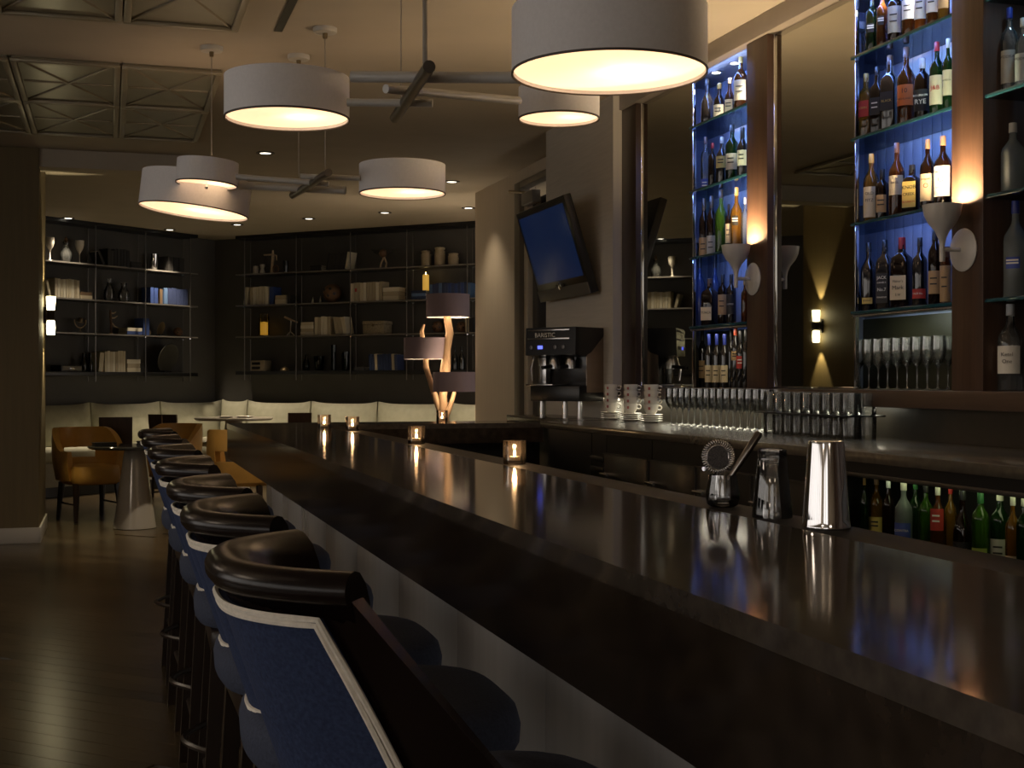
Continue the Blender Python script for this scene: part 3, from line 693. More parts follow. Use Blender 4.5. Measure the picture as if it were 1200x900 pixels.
# up-and-down sconce on the olive column
sz = at(52, 369, 12.45)
sp_ = Vector((PC, QC + .82, at(52, 369.5, dep((PC, QC + .82))).z))
t = thing('column_sconce', 'double glass sconce glowing up and down on the olive column', 'wall lamp', sp_)
MB().box(0, .03, -.05, .05, -.075, .075, 0, .006).box(.03, .095, -.045, .045, -.045, .045, 0, .006).build('bracket', mat('sconce_dark', (.03, .025, .02), .35, metal=.6), t)
for s in (1, -1):
    z0, z1 = (.05, .17) if s > 0 else (-.175, -.05)
    MB().lathe([(.033, z0), (.038, (z0 + z1) / 2), (.04 if s > 0 else .033, z1)], 20, c=(.062, 0, 0)).build('glass_tube', emis('sconce_glow', (1.0, .86, .5), 9.0), t)
    lamp('column_sconce_beam', 'SPOT', sp_ + Vector((.06, 0, s * .19)), 26, (1.0, .82, .48), None, spot_size=math.radians(62), spot_blend=.35, shadow_soft_size=.01, rot=(0 if s < 0 else PI, 0, 0))

# driftwood lamp
ZL = 14.25
t = thing('driftwood_lamp', 'driftwood floor lamp with three plum drum shades beside the cream wall', 'floor lamp', at(518, 446, ZL) * 1.0)
t.location.z = 0; o0 = t.location.copy()
def lp(px, py, dz=0.0): return at(px, py, ZL + dz) - o0
MB().tube([(0, 0, 0), lp(519, 489), lp(519, 465), lp(522, 432), lp(524, 410, .02), lp(527, 390, .03), lp(524, 372, .02), lp(524, 362)], [.09, .07, .045, .06, .04, .045, .04, .03], 10).build('main_branch', M_drift, t, 80)
MB().tube([lp(519, 488), lp(511, 468), lp(504, 446), lp(499, 430, -.03), lp(499, 415), lp(494, 388), lp(497, 380)], [.05, .035, .03, .032, .028, .022, .012], 9).build('twisted_branch', M_drift, t, 80)
MB().tube([lp(522, 488, -.05), lp(527, 478, -.05), lp(532, 462, -.05), lp(533, 448, -.05)], [.04, .028, .022, .016], 9).build('short_branch', M_drift, t, 80)
for (px, y0, y1, dz) in ((525, 372, 345, 0), (499, 421, 396, .12), (533, 459, 436, -.14)):
    Zs = ZL + dz; b = at(px, y0, Zs) - o0; h = (y0 - y1) * Zs / FPX; r = 25.5 * Zs / FPX
    s = MB().lathe([(r, 0), (r, h), (r - .006, h), (r - .006, 0), (r, 0)], 40, cap=False).build('lamp_shade', M_plum, t, 40, loc=b)
    MB().lathe([(r - .007, .003), (r - .007, h - .003)], 40, cap=False).build('lining', M_shadein, s)
    for k in range(3):
        a = 2 * PI * k / 3; MB().tube([(0, 0, h * .8), ((r - .006) * math.cos(a), (r - .006) * math.sin(a), h * .8)], .003, 5).build('spider', M_pewter, s)
    MB().lathe([(0, .3 * h), (.03, .4 * h), (.035, .55 * h), (.02, .75 * h), (0, .8 * h)], 14).build('bulb', emis('lamp_bulb', WARMW, 10), s)
    lamp('lamp_bulb_light', 'POINT', o0 + b + Vector((0, -.05, h * .5)), 9, (1, .78, .52), None, shadow_soft_size=.03)

# ================================================================== TELEVISION
tq0, tq1 = 8.49, 9.59
zt1, zb1 = 2.64, 1.965
ptop, pbot = 2.98, 3.19
th = math.atan2(pbot - ptop, zt1 - zb1); Lh = math.hypot(pbot - ptop, zt1 - zb1)
tv = thing('television', 'black wall television with dark blue screen tilted toward the bar', 'television', (pbot, tq0, zb1))
R = (0, -th, 0)
W_ = tq1 - tq0
MB().box(.0, .06, 0, W_, 0, Lh, 0, .008).build('cabinet', mat('tv_black', (.012, .011, .010), .3), tv, rot=R)
MB().box(-.004, 0.0, .05, W_ - .05, .135, Lh - .05, 0, .001).build('screen', None or mat('tv_screen', (.004, .010, .035), .3, spec=.25), tv, rot=R)
MATS['tv_screen'].node_tree.nodes['Principled BSDF'].inputs['Emission Color'].default_value = (.06, .16, .55, 1)
MATS['tv_screen'].node_tree.nodes['Principled BSDF'].inputs['Emission Strength'].default_value = .03
MB().box(-.008, 0.0, .0, W_, 0, .085, 0, .003).build('speaker_bar', mat('tv_speaker', (.10, .09, .075), .5), tv, rot=R)
MB().lathe([(0, 0), (.03, .002), (.03, .006), (0, .009)], 16).build('power_badge', M_chrome, MB().box(-.012, -.008, W_ * .42, W_ * .58, .085, .11, 0, .003).build('badge_plate', M_black, tv, rot=R), loc=(-.012, W_ / 2, .098), rot=(0, -PI / 2, 0))
MB().tube([(.05, W_ / 2, Lh * .5), (P_TV - pbot - .001, W_ / 2, Lh * .5)], .03, 10).box(P_TV - pbot - .02, P_TV - pbot, W_ / 2 - .12, W_ / 2 + .12, .12, .42, 0, .003).build('wall_mount', M_black, tv)

# ================================================================== DINING CORNER
# banquettes
def banquette(A, D, N, length, nseg, lb, rz, inset):
    t = thing('banquette', lb, 'bench', (A.x, A.y, 0), rz)
    # local: x along wall, y toward the room is negative (N = -localY)
    MB().box(0, length, -.62, -.0, .12, .40).build('base', M_cush2, t, None)
    MB().box(.02, length - .02, -.56, -.02, 0, .12).build('plinth', M_black, t, None)
    w = length / nseg
    for i in range(nseg):
        MB().box(i * w + .003, (i + 1) * w - .003, -.66, -.16, .40, .57, 0, .05).build('seat_cushion', M_cush, t, 60)
        # pillow-like back cushion
        nu, nv = 10, 6
        def f(u, v, s, i=i, w=w):
            bul = (math.sin(PI * u) * math.sin(PI * v)) ** .45 if 0 < u < 1 and 0 < v < 1 else 0
            ears = .03 * (abs(2 * u - 1) ** 4)
            return (i * w + .01 + (w - .02) * u, -.13 - .06 * (1 - v) + s * (.015 + .075 * bul), .50 + (.56 + ears) * v)
        MB().shell(lambda u, v: f(u, v, -1), lambda u, v: f(u, v, .8), nu, nv).build('back_cushion', M_cush, t, 70)
    if inset:                                # narrower cushion filling the corner
        def g(u, v, s):
            bul = (math.sin(PI * u) * math.sin(PI * v)) ** .45 if 0 < u < 1 and 0 < v < 1 else 0
            return (-inset + (inset - .005) * u, -.13 - .06 * (1 - v) + s * (.015 + .06 * bul), .585 + (.49 + .03 * abs(2 * u - 1) ** 4) * v)
        MB().shell(lambda u, v: g(u, v, -1), lambda u, v: g(u, v, .8), 10, 6).build('corner_cushion', M_cush, t, 70)
    return t
L1 = 5.6
banquette(CORN - D1 * L1 + N1 * .02, D1, N1, L1 - .02, 5, 'pale linen banquette below the bookshelf beside the olive column', RZ1, 0)
banquette(CORN + D2 * .70 + N2 * .02, D2, N2, 5.2, 5, 'pale linen banquette below the bookshelf behind the bar return', RZ2, .44)

def tub_chair(px, py, Z, face, lb):
    c = at(px, py, Z)
    t = thing('tub_chair', lb, 'armchair', (c.x, c.y, 0), face, 'mustard leather tub chairs')
    def pt(u, v, off):
        tt = 2 * u - 1; a = abs(tt)
        top = .90 - .22 * max(0, min(1, (a - .42) / .42)) ** 1.3; bot = .40
        z = bot + (top - bot) * v
        R0 = .30 + .03 * v + .018 * math.sin(PI * v)
        ang = PI + tt * 2.2; k = 2.25
        ca, sa = math.cos(ang), math.sin(ang); q = 1 / (abs(ca) ** k + abs(sa) ** k) ** (1 / k)
        lean = -.05 * v * max(0, 1 - a * 1.6)
        return Vector(((R0 + off) * q * ca + lean, (R0 + off) * q * sa, z))
    nu, nv = 30, 10
    keep = lambda i, j: not (11 <= i < 19 and 4 <= j < 6)
    MB().shell(lambda u, v: pt(u, v, .0), lambda u, v: pt(u, v, -.055 - .03 * math.sin(PI * v) * abs(2 * u - 1)), nu, nv, keep).build('shell', M_mustard, t, 45)
    mb = MB(); pts = []
    for zz_, k in ((.36, .93), (.38, 1), (.50, 1), (.535, .95), (.545, .6)):
        pts.append([(.04 + .265 * k * math.cos(a) / (abs(math.cos(a)) ** 4 + abs(math.sin(a)) ** 4) ** .25, .245 * k * math.sin(a) / (abs(math.cos(a)) ** 4 + abs(math.sin(a)) ** 4) ** .25, zz_) for a in [2 * PI * i / 28 for i in range(28)]])
    vs = [p for s_ in pts for p in s_]; fs = []
    for i in range(len(pts) - 1):
        for k in range(28): fs.append((i * 28 + k, i * 28 + (k + 1) % 28, (i + 1) * 28 + (k + 1) % 28, (i + 1) * 28 + k))
    fs.append(tuple(range(27, -1, -1))); fs.append(tuple(4 * 28 + k for k in range(28)))
    mb.add(vs, fs).build('seat', M_mustard, t, 50)
    for sx, sy in ((-1, -1), (-1, 1), (1, -1), (1, 1)):
        MB().tube([(.02 + sx * .20, sy * .20, .37), (.02 + sx * .25, sy * .22, 0)], [.034, .02], 8).build('leg', M_darkwood, t)
    for sy in (-1, 1): MB().tube([(-.18, sy * .21, .17), (.24, sy * .21, .17)], .010, 6).build('stretcher', M_darkwood, t)
    return t
toC = -PI / 2 - TH                        # facing the camera
tub_chair(104, 500, 12.75, toC + math.radians(38), 'mustard tub chair with slot back standing between the olive column and white table')
tub_chair(197, 500, 13.8, toC + math.radians(-25), 'mustard tub chair pulled up before the corner of the banquette')
tub_chair(285, 500, 12.5, math.radians(70), 'mustard tub chair standing just past the end of the bar')

def ped_table(px, py, Z, r, z, rb, lb, topm, ry=1.0):
    c = at(px, py, Z)
    t = thing('pedestal_table', lb, 'table', (c.x, c.y, 0), -TH)
    MB().lathe([(rb, 0), (rb, .008), (rb * .98, .02), (rb * .5, z - .06), (rb * .46, z - .028), (0, z - .028)], 40).build('pedestal', M_glosswhite, t)
    MB().lathe([(r - .02, z - .03), (r, z - .016), (r, z - .006), (r - .006, z), (0, z)], 48).build('table_top', topm, t)
    return c
tc = ped_table(158, 522, 12.1, .42, .762, .195, 'round table with dark glossy top on a white cone pedestal', mat('dark_gloss_top', (.03, .028, .024), .1))
t2 = ped_table(274, 490, 15.2, .45, .93, .2, 'tall pale round table in the corner beyond the bar end', mat('pale_top', (.34, .31, .25), .25))
def menu(c, dx, dy, z, lb, rz):
    o = thing('menu_holder', lb, 'menu', (c.x + dx, c.y + dy, z), rz)
    MB().box(-.10, .10, -.07, .07, 0, .012, 0, .003).build('cover', M_black, o); MB().box(-.094, .097, -.066, .066, .013, .022, 0, .001).build('pages', M_bookd[1], o); MB().box(-.10, .10, -.07, .07, .023, .034, 0, .003).build('cover', M_black, o)
menu(tc, -.27, -.10, .762, 'closed black menu on the rim of the dark topped table beside the column chair', .2)
menu(tc, .12, .10, .762, 'closed black menu lying near the middle of the dark topped table', -.1)
# plates on the pale table
for k, (dx, dy, r) in enumerate(((-.1, -.1, .09), (.12, -.05, .11))):
    o = MB().lathe([(0, 0), (r * .6, 0), (r, .016), (r * .97, .019), (r * .58, .006), (0, .006)], 28).build('side_plate', M_ceramic, None, loc=(t2.x + dx, t2.y + dy, .9302))
    tag(o, ['small white side plate on the tall pale table', 'wide white plate on the tall pale table'][k], 'plate')
# dark panel-back chairs
def panel_chair(px, Z, yt, wpx, lb, rz, slit=False):
    c = at(px, 500, Z); zt_ = at(px, yt, Z).z; w = wpx * Z / FPX / 2
    t = thing('panel_back_chair', lb, 'chair', (c.x, c.y, 0), rz, 'dark panel-back chairs')
    MB().add([(-w * .98, -.235, .42), (w * .98, -.235, .42), (w, -.29, zt_), (-w, -.29, zt_), (-w * .98, -.21, .42), (w * .98, -.21, .42), (w, -.265, zt_), (-w, -.265, zt_)], [(0, 1, 2, 3), (4, 7, 6, 5), (0, 4, 5, 1), (1, 5, 6, 2), (2, 6, 7, 3), (3, 7, 4, 0)]).build('back_panel', woodmat('chair_brown', (.035, .017, .009), (.07, .035, .018), .35, 5, (5, 5, .4)), t, None)
    if slit: MB().box(-.004, .004, -.294, -.27, .62, zt_ - .01).build('centre_slit', M_bone, t)
    MB().box(-w, w, -.24, .2, .42, .47, 0, .015).build('seat', M_leather, t)
    for sx in (-1, 1):
        for y in (-.22, .17): MB().tube([(sx * (w - .03), y, .42), (sx * (w - .015), y, 0)], [.02, .015], 8).build('leg', M_darkwood, t)
panel_chair(137, 13.75, 488, 37, 'dark brown panel-back chair in front of the banquette beside the olive column', -TH + .25)
panel_chair(207, 15.3, 485, 38, 'dark brown panel-back chair behind the mustard chair at the corner', -TH - .35, True)
panel_chair(347, 14.0, 483, 27, 'dark brown panel-back chair behind the end of the bar', -TH + .3)
# loose pillow
pc = at(245, 527, 15.6)
def pf(u, v, s):
    bul = (math.sin(PI * u) * math.sin(PI * v)) ** .5 if 0 < u < 1 and 0 < v < 1 else 0
    return ((u - .5) * .36, (v - .5) * .26, s * (.006 + .055 * bul))
tag(MB().shell(lambda u, v: pf(u, v, 1), lambda u, v: pf(u, v, -1), 10, 8).build('throw_pillow', mat('ribbed_pillow', (.33, .31, .22), .8, var=.35, scale=30, stretch=(.2, 4, 1)), None, 70, loc=(pc.x, pc.y, .63), rz=RZ1), 'small ribbed grey pillow lying on the banquette seat', 'pillow')

# ================================================================== BOOKSHELVES
SD = .30
def zs_on(A, D, N, pts):
    return [sum(on_line(x, y, A + N * SD, D).z for x, y in pp) / len(pp) for pp in pts]
Z1 = zs_on(A1, D1, N1, [[(51, 304.5), (222, 319)], [(51, 347.5), (227, 358)], [(60, 389), (215, 394)], [(52, 437), (232, 435.5)]])
Z2 = zs_on(A2, D2, N2, [[(281, 322.7), (557, 306.7)], [(287, 357), (556, 349)], [(296, 394), (557, 389)], [(276, 436), (470, 433)]])
def along(px, A, D, N, off):
    p = on_line(px, HY, A + N * off, D); return p
def unit(A, D, N, Zs, xl, xr, rods, lb, rz):
    pl = along(xl, A, D, N, SD) if xl is not None else None
    a = pl - N * SD; b = along(xr, A, D, N, SD) - N * SD; L = (b - a).length
    t = thing('rod_shelving', lb, 'shelf', (a.x, a.y, 0), rz)
    for i, z in enumerate(Zs):
        th_ = .05 if i == 3 else .022
        MB().box(0, L, -SD, -.002, z - th_, z, 0, .003).build('shelf_board', mat('shelf_dark', (.035, .032, .028), .35) if i < 3 else M_black, t)
        if i < 3: MB().box(0, L, -SD - .003, -SD, z - .018, z - .002).build('front_edge', mat('edge_metal', (.30, .28, .25), .4, metal=.6), t)
    MB().box(0, L, -SD, -.002, CEIL - .045, CEIL - .001).build('top_board', M_black, t)
    for x in rods:
        p = along(x[0], A, D, N, x[1]); d = (p - a).dot(D); dn = (p - a).dot(N)
        r = MB().tube([(d, -dn, Zs[3] - .12), (d, -dn, CEIL - .045)], .007, 8).build('rod', M_pewter, t)
        for z in Zs[:3]: MB().lathe([(0, -.012), (.012, -.01), (.012, .002), (0, .004)], 8, c=(d, -dn, z - .024)).build('collar', M_chrome, r)
    return t
rd1 = [(103, .05), (112, SD + .012), (161.5, .05), (170.5, SD + .012), (214.5, .05), (223, SD + .012)]
rd2 = [(286.5, SD + .012), (293.5, .05), (347, SD + .012), (353.5, .05), (410.5, SD + .012), (417, .05), (476.5, SD + .012), (484, .05), (547.5, SD + .012), (554, .05)]
unit(A1, D1, N1, Z1, 20, 232, rd1, 'dark wall shelving with metal rods beside the olive column', RZ1)
unit(A2, D2, N2, Z2, 276, 600, rd2, 'dark wall shelving with metal rods behind the driftwood lamp', RZ2)

class Place:
    def __init__(s, A, D, N, Zs, rz, nm): s.A, s.D, s.N, s.Zs, s.rz, s.nm = A, D, N, Zs, rz, nm
    def pos(s, px, i, off=.17):
        p = along(px, s.A, s.D, s.N, off); return Vector((p.x, p.y, s.Zs[i] + .004)), dep(p) / FPX * 1.0
WA = Place(A1, D1, N1, Z1, RZ1, 'column'); WB = Place(A2, D2, N2, Z2, RZ2, 'lamp')
ROW = {0: 'top shelf', 1: 'second shelf', 2: 'third shelf', 3: 'bottom shelf'}
SIDE = {'column': 'by the olive column', 'lamp': 'behind the driftwood lamp'}
# unit book: x thickness, y depth (spine toward -y), z height ; unit size 1
cov = MB().box(-.5, -.42, -.5, .5, 0, 1).box(.42, .5, -.5, .5, 0, 1).box(-.42, .42, -.5, -.44, 0, 1)
pag = MB().box(-.42, .42, -.44, .46, .02, .98)
covm = {}; pagm = pag.mesh('pages', M_page)
def book(pos, rz, tk, dp, h, m, lb, grp, lean=0.0, flat=False):
    if m.name not in covm: covm[m.name] = cov.mesh('book', m)
    o = link('book', covm[m.name], None, pos); tag(o, lb, 'book', grp); link('pages', pagm, o)
    if flat:      # lying: thickness along z, height along the shelf, spine still to the room
        o.scale = (tk, dp, h); o.rotation_euler = Matrix.Rotation(rz, 3, 'Z').to_4x4().to_3x3().__matmul__(Matrix.Rotation(PI / 2, 3, 'Y')).to_euler()
        o.location = Vector(pos) + Vector((math.cos(rz), math.sin(rz), 0)) * (-h / 2) + Vector((0, 0, tk / 2))
    else:
        o.scale = (tk, dp, h)
        o.rotation_euler = (Matrix.Rotation(rz, 3, 'Z') @ Matrix.Rotation(lean, 3, 'Y')).to_euler()
        if lean: o.location = Vector(pos) + Vector((0, 0, abs(math.sin(lean)) * tk / 2 + .001))
    return o
def books(pl, i, x0, x1, hpx, n, mats, what, lean=0, hv=.06, off=.17):
    p0, k = pl.pos(x0, i, off); p1, _ = pl.pos(x1, i, off); w = (p1 - p0).length / n
    lb = '%s on the %s %s' % (what, ROW[i], SIDE[pl.nm])
    for j in range(n):
        c = p0 + (p1 - p0) * ((j + .5) / n); h = hpx * k * (1 - random.random() * hv)
        book(c, pl.rz, w * .90, .17, h, mats[j % len(mats)] if len(mats) < 3 else random.choice(mats), lb, lb, lean)
def stack(pl, i, x0, x1, hpx, n, mats, what, off=.17, z0=0.0):
    p0, k = pl.pos(x0, i, off); p1, _ = pl.pos(x1, i, off); L = (p1 - p0).length; tk = hpx * k / n
    lb = '%s on the %s %s' % (what, ROW[i], SIDE[pl.nm])
    c = (p0 + p1) / 2
    for j in range(n):
        book(c + Vector((0, 0, z0 + j * tk + .0005)), pl.rz, tk * .96, .18, L * (1 - .06 * (j % 2)), mats[j % len(mats)], lb, lb, flat=True)
def item(pl, px, i, name, lb, cat, off=.15):
    p, k = pl.pos(px, i, off)
    return thing(name, lb + ' on the ' + ROW[i] + ' ' + SIDE[pl.nm], cat, p, pl.rz), k
def lat_item(pl, px, i, name, lb, cat, prof, k_h, k_r, m, part='body', off=.15, n=20, grp=None):
    p, k = pl.pos(px, i, off)
    o = MB().lathe([(r * k_r * k, z * k_h * k) for r, z in prof], n).build(name, m, None, 60, loc=p, rz=pl.rz)
    return tag(o, lb + ' on the ' + ROW[i] + ' ' + SIDE[pl.nm], cat, grp)
GOB = [(0, 0), (.5, 0), (.48, .03), (.12, .07), (.10, .35), (.16, .42), (.3, .48), (.75, .62), (1, .8), (1, 1), (.92, 1), (.9, .8), (.6, .62), (0, .52)]
VASE = [(0, 0), (.8, 0), (1, .2), (.95, .45), (.45, .72), (.35, .85), (.5, 1), (.42, 1), (.28, .85), (.3, .72), (0, .6)]
CUP = [(0, 0), (.7, 0), (.74, .03), (1, 1), (.94, 1), (.68, .06), (0, .05)]
CYLV = [(0, 0), (.9, 0), (.92, .05), (1, 1), (.93, 1), (.84, .06), (0, .05)]
CROCK = [(0, 0), (.95, 0), (1, .05), (1, .72), (.86, .8), (.88, .84), (.96, .86), (.96, .93), (.7, .96), (.15, .97), (.12, 1), (0, 1)]
BOT = [(0, 0), (1, 0), (1.02, .04), (1, .5), (.8, .62), (.32, .74), (.3, .95), (.36, .96), (.36, 1), (0, 1)]
M_dkgreen = glass('dark_green_glass', (.10, .22, .13), .05, 1.5); M_dkglass = mat('dark_glass', (.008, .010, .010), .08, spec=.8)
M_gvase = glass('clear_vase_glass', (.95, .96, .95), .05, 1.8, .06, (.6, .62, .6))
# ---- shelving beside the column
for px, w in ((58.5, 'tall ivory ceramic goblet behind the clear decanter side'), (93, 'tall ivory ceramic goblet')):
    pass
lat_item(WA, 58.5, 0, 'goblet', 'ivory ceramic goblet closest to the column', 'goblet', GOB, 27.5, 5.2, M_ceramic)
lat_item(WA, 93.2, 0, 'goblet', 'ivory ceramic goblet next to the shelf rod', 'goblet', GOB, 27, 5.2, M_ceramic)
d = lat_item(WA, 77.5, 0, 'decanter', 'clear glass decanter with brown stopper', 'decanter', VASE, 24, 7, M_gvase)
p, k = WA.pos(77.5, 0); MB().lathe([(0, 23 * k), (1.6 * k, 23.5 * k), (2.2 * k, 27 * k), (0, 31 * k)], 12).build('stopper', M_brown, d)
books(WA, 0, 121, 147, 21, 7, M_bookd, 'black book', hv=.15); books(WA, 0, 115.5, 118.5, 17, 1, M_bookd[1:2], 'leaning black book', lean=-.5)
stack(WA, 0, 148, 160, 7, 3, M_bookd, 'black book lying flat')
lat_item(WA, 180, 0, 'metal_cup', 'polished silver beaker', 'cup', CUP, 19, 6, M_chrome)
books(WA, 0, 192, 211, 17, 3, M_bookd, 'thick black album')
books(WA, 1, 59, 88, 22.5, 9, M_bookw, 'ivory book standing upright'); books(WA, 1, 52, 55, 19, 1, M_bookw[:1], 'ivory book leaning', lean=-.25)
stack(WA, 1, 89, 102.5, 8, 2, [M_bookw[1], M_bookn[0]], 'ivory book lying flat')
lat_item(WA, 128, 1, 'glass_vase', 'faceted clear glass vase', 'vase', VASE, 26, 6.5, M_gvase); lat_item(WA, 145, 1, 'glass_jug', 'clear glass jug', 'jug', [(r, z) for r, z in VASE], 22, 7.5, M_gvase)
books(WA, 1, 171, 180, 19, 2, M_bookb[:1], 'bright blue book'); books(WA, 1, 182, 185.5, 18, 1, M_bookn, 'brown book'); books(WA, 1, 187, 191.5, 20, 1, M_bookb[2:3], 'pale blue book with light top')
books(WA, 1, 192, 215, 19.5, 5, M_bookb[1:2], 'slate blue book')
# armillary
t, k = item(WA, 94, 2, 'armillary_globe', 'small brass armillary globe', 'globe')
MB().lathe([(0, 0), (3 * k, 0), (2.4 * k, 1.2 * k), (.7 * k, 2 * k), (.6 * k, 6 * k), (0, 6.2 * k)], 14).build('stand', M_bronze, t)
MB().tube([(8 * k * math.sin(a), 0, 14 * k - 8 * k * math.cos(a)) for a in [-1.75 + 3.5 * j / 20 for j in range(21)]], .7 * k, 6).build('meridian_arc', M_bone, t)
MB().tube([(6 * k * math.cos(a), 2 * k * math.sin(a), 15 * k + 3 * k * math.sin(a)) for a in [2 * PI * j / 20 for j in range(20)]], .45 * k, 6, closed=True).build('ring', M_bronze, t)
MB().lathe([(0, 11 * k), (2.4 * k, 12.3 * k), (3.2 * k, 15 * k), (2.4 * k, 17.4 * k), (0, 18.6 * k)], 14).build('sphere', M_bronze, t)
# antler figure
t, k = item(WA, 130, 2, 'branch_sculpture', 'brown twig sculpture with pale arms', 'sculpture')
MB().lathe([(0, 0), (2.6 * k, 0), (2.2 * k, 1.2 * k), (0, 1.4 * k)], 12).build('foot', M_bone, t)
MB().tube([(0, 0, 1 * k), (.3 * k, 0, 12 * k), (-.6 * k, 0, 22 * k), (-.8 * k, 0, 28 * k)], [1.5 * k, 1.4 * k, 1.5 * k, 1.2 * k], 8).build('stem', M_brown, t)
for pts in ([(0, 0, 14 * k), (5 * k, 0, 9.5 * k), (11 * k, 0, 7.2 * k)], [(0, 0, 19 * k), (5 * k, 0, 19 * k), (9.5 * k, 0, 21.5 * k)], [(-.5 * k, 0, 24.5 * k), (4 * k, 0, 24.5 * k), (7.5 * k, 0, 26.2 * k)]):
    MB().tube(pts, [1.1 * k, .9 * k, .5 * k], 7).build('twig', M_bone, t)
stack(WA, 2, 143.5, 161.5, 8, 2, [M_bookb[0], M_bookw[2]], 'blue and white book lying flat'); books(WA, 2, 162.5, 170, 20, 2, M_bookb[:1], 'tall blue book')
def holed_ball(pl, px, i, dpx, lb, m=M_brown, holes=True):
    t, k = item(pl, px, i, 'carved_ball', lb, 'ornament'); r = dpx * k / 2
    MB().lathe([(r * math.sin(PI * j / 12) if 0 < j < 12 else 0, r - r * math.cos(PI * j / 12)) for j in range(13)], 20).build('ball', m, t, 80)
    if holes:
        for (a, b) in ((-.5, .35), (.35, .45), (.1, -.3), (-.75, -.2), (.8, -.1)):
            n = Vector((math.sin(a) * math.cos(b), -math.cos(a) * math.cos(b), math.sin(b)))
            MB().lathe([(.13 * r, 0), (.17 * r, .03 * r), (.17 * r, .0), (0, .012 * r)], 10).build('hole', M_black, t, loc=Vector((0, 0, r)) + n * r * .985, rot=n.to_track_quat('Z', 'Y').to_euler())
holed_ball(WA, 173.5, 2, 7, 'small pale shell ball', M_bone, False); holed_ball(WA, 208.5, 2, 11, 'small brown carved ball')
def disc(pl, px, i, wpx, hpx, lb, m, tilt=.28, name='stone_disc', cat='ornament'):
    t, k = item(pl, px, i, name, lb, cat, .2); r = hpx * k / 2
    o = MB().lathe([(0, -.02 * r), (.85 * r, 0), (r, .07 * r), (.97 * r, .1 * r), (.8 * r, .04 * r), (0, .02 * r)], 32, c=(0, 0, 0)).build('dish', m, t, rot=(PI / 2 + tilt, 0, .25), loc=(0, 0, r * .98))
    o.scale = (wpx / hpx, 1, 1)
    MB().box(-.3 * r, .3 * r, -.02, .05, 0, .02, 0, .004).build('easel', M_black, t)
disc(WA, 188, 2, 15, 17, 'polished grey agate disc', M_bronze); disc(WA, 196, 3, 40, 35, 'large dark oval platter', mat('platter_dark', (.06, .058, .048), .3, var=.2))
t, k = item(WA, 78, 3, 'storage_box', 'low dark box with grey drawer front', 'box')
MB().box(-15 * k, 15 * k, -.1, .1, 0, 7.5 * k, 0, .005).build('case', M_black, t); dd = MB().box(-13.5 * k, 13.5 * k, -.106, -.1, 1 * k, 6.5 * k, 0, .002).build('drawer_front', mat('grey_label', (.22, .20, .17), .5), t); MB().box(-3.5 * k, 3.5 * k, -.114, -.106, 3.2 * k, 4.2 * k, 0, .002).build('pull', M_chrome, dd)
for px, w in ((98, 'squat dark glass vase'), (106, 'slim dark glass vase')): lat_item(WA, px, 3, 'dark_vase', w, 'vase', VASE, 22, 4.2 if px < 100 else 3, M_dkglass)
books(WA, 3, 117.5, 142, 25, 8, M_bookw, 'ivory book standing upright'); books(WA, 3, 110, 115.5, 23, 1, M_bookw[:1], 'ivory book leaning', lean=.10)
stack(WA, 3, 143.5, 159, 15, 3, M_bookw, 'ivory book lying flat')
# ---- shelving behind the lamp
lat_item(WB, 299.5, 0, 'small_jar', 'small white jar with flat lid', 'jar', CROCK, 10, 3.2, M_ceramic); lat_item(WB, 307.5, 0, 'small_jar', 'small white waisted jar', 'jar', [(0, 0), (1, 0), (1, .2), (.6, .55), (.95, .85), (.9, 1), (0, 1)], 11, 3.2, M_ceramic)
t, k = item(WB, 319, 0, 'animal_carving', 'brown and bone carved figure with outstretched bar', 'sculpture')
MB().tube([(-.5 * k, 0, 0), (0, 0, 10 * k), (1 * k, 0, 18 * k), (1 * k, 0, 27 * k)], [2.2 * k, 1.6 * k, 2 * k, 1 * k], 8).build('body', M_bone, t, 70)
MB().tube([(-12 * k, 0, 22 * k), (1 * k, 0, 22 * k), (6 * k, 0, 20.5 * k), (6.5 * k, 0, 15 * k)], [1 * k, 1.1 * k, 1 * k, .7 * k], 7).build('cross_arm', M_bone, t, 70)
MB().tube([(5 * k + 4 * k * math.cos(a), 0, 5 * k + 4 * k * math.sin(a)) for a in [2 * PI * j / 14 for j in range(14)]], 1 * k, 6, closed=True).build('wheel', M_brown, t)
lat_item(WB, 335, 0, 'dark_vase', 'slim dark vase', 'vase', CYLV, 14, 3, M_dkglass)
stack(WB, 0, 368, 381, 6, 3, M_bookd, 'dark book lying flat')
books(WB, 0, 386, 411, 20, 9, [M_bookd[0], M_bookw[0], M_bookd[1]], 'thin dark and ivory magazine leaning', lean=.2)
t, k = item(WB, 449, 0, 'bird_sculpture', 'dark winged bird sculpture on bone legs', 'sculpture')
for a, b in ((-4, -1), (3.5, 1)): MB().tube([(a * k, 0, 0), ((a + 1.2) * k, 0, 6 * k), (1.2 * k, 0, 13 * k)], [1.3 * k, 1 * k, 1.2 * k], 7).build('leg', M_bone, t, 70)
MB().lathe([(0, 12 * k), (3.5 * k, 14 * k), (5 * k, 17.5 * k), (3.6 * k, 21 * k), (0, 23 * k)], 14).build('body', M_brown, t, 80)
for s in (-1, 1): MB().add([(s * 2 * k, -.01, 15 * k), (s * 12 * k, -.01, 18 * k), (s * 17 * k, 0, 23 * k), (s * 5 * k, 0, 21 * k), (s * 2 * k, .02, 15 * k), (s * 12 * k, .012, 18 * k), (s * 17 * k, .012, 23 * k), (s * 5 * k, .02, 21 * k)], [(0, 1, 2, 3), (7, 6, 5, 4), (0, 4, 5, 1), (1, 5, 6, 2), (2, 6, 7, 3), (3, 7, 4, 0)]).build('wing', M_bookd[1], t, None)
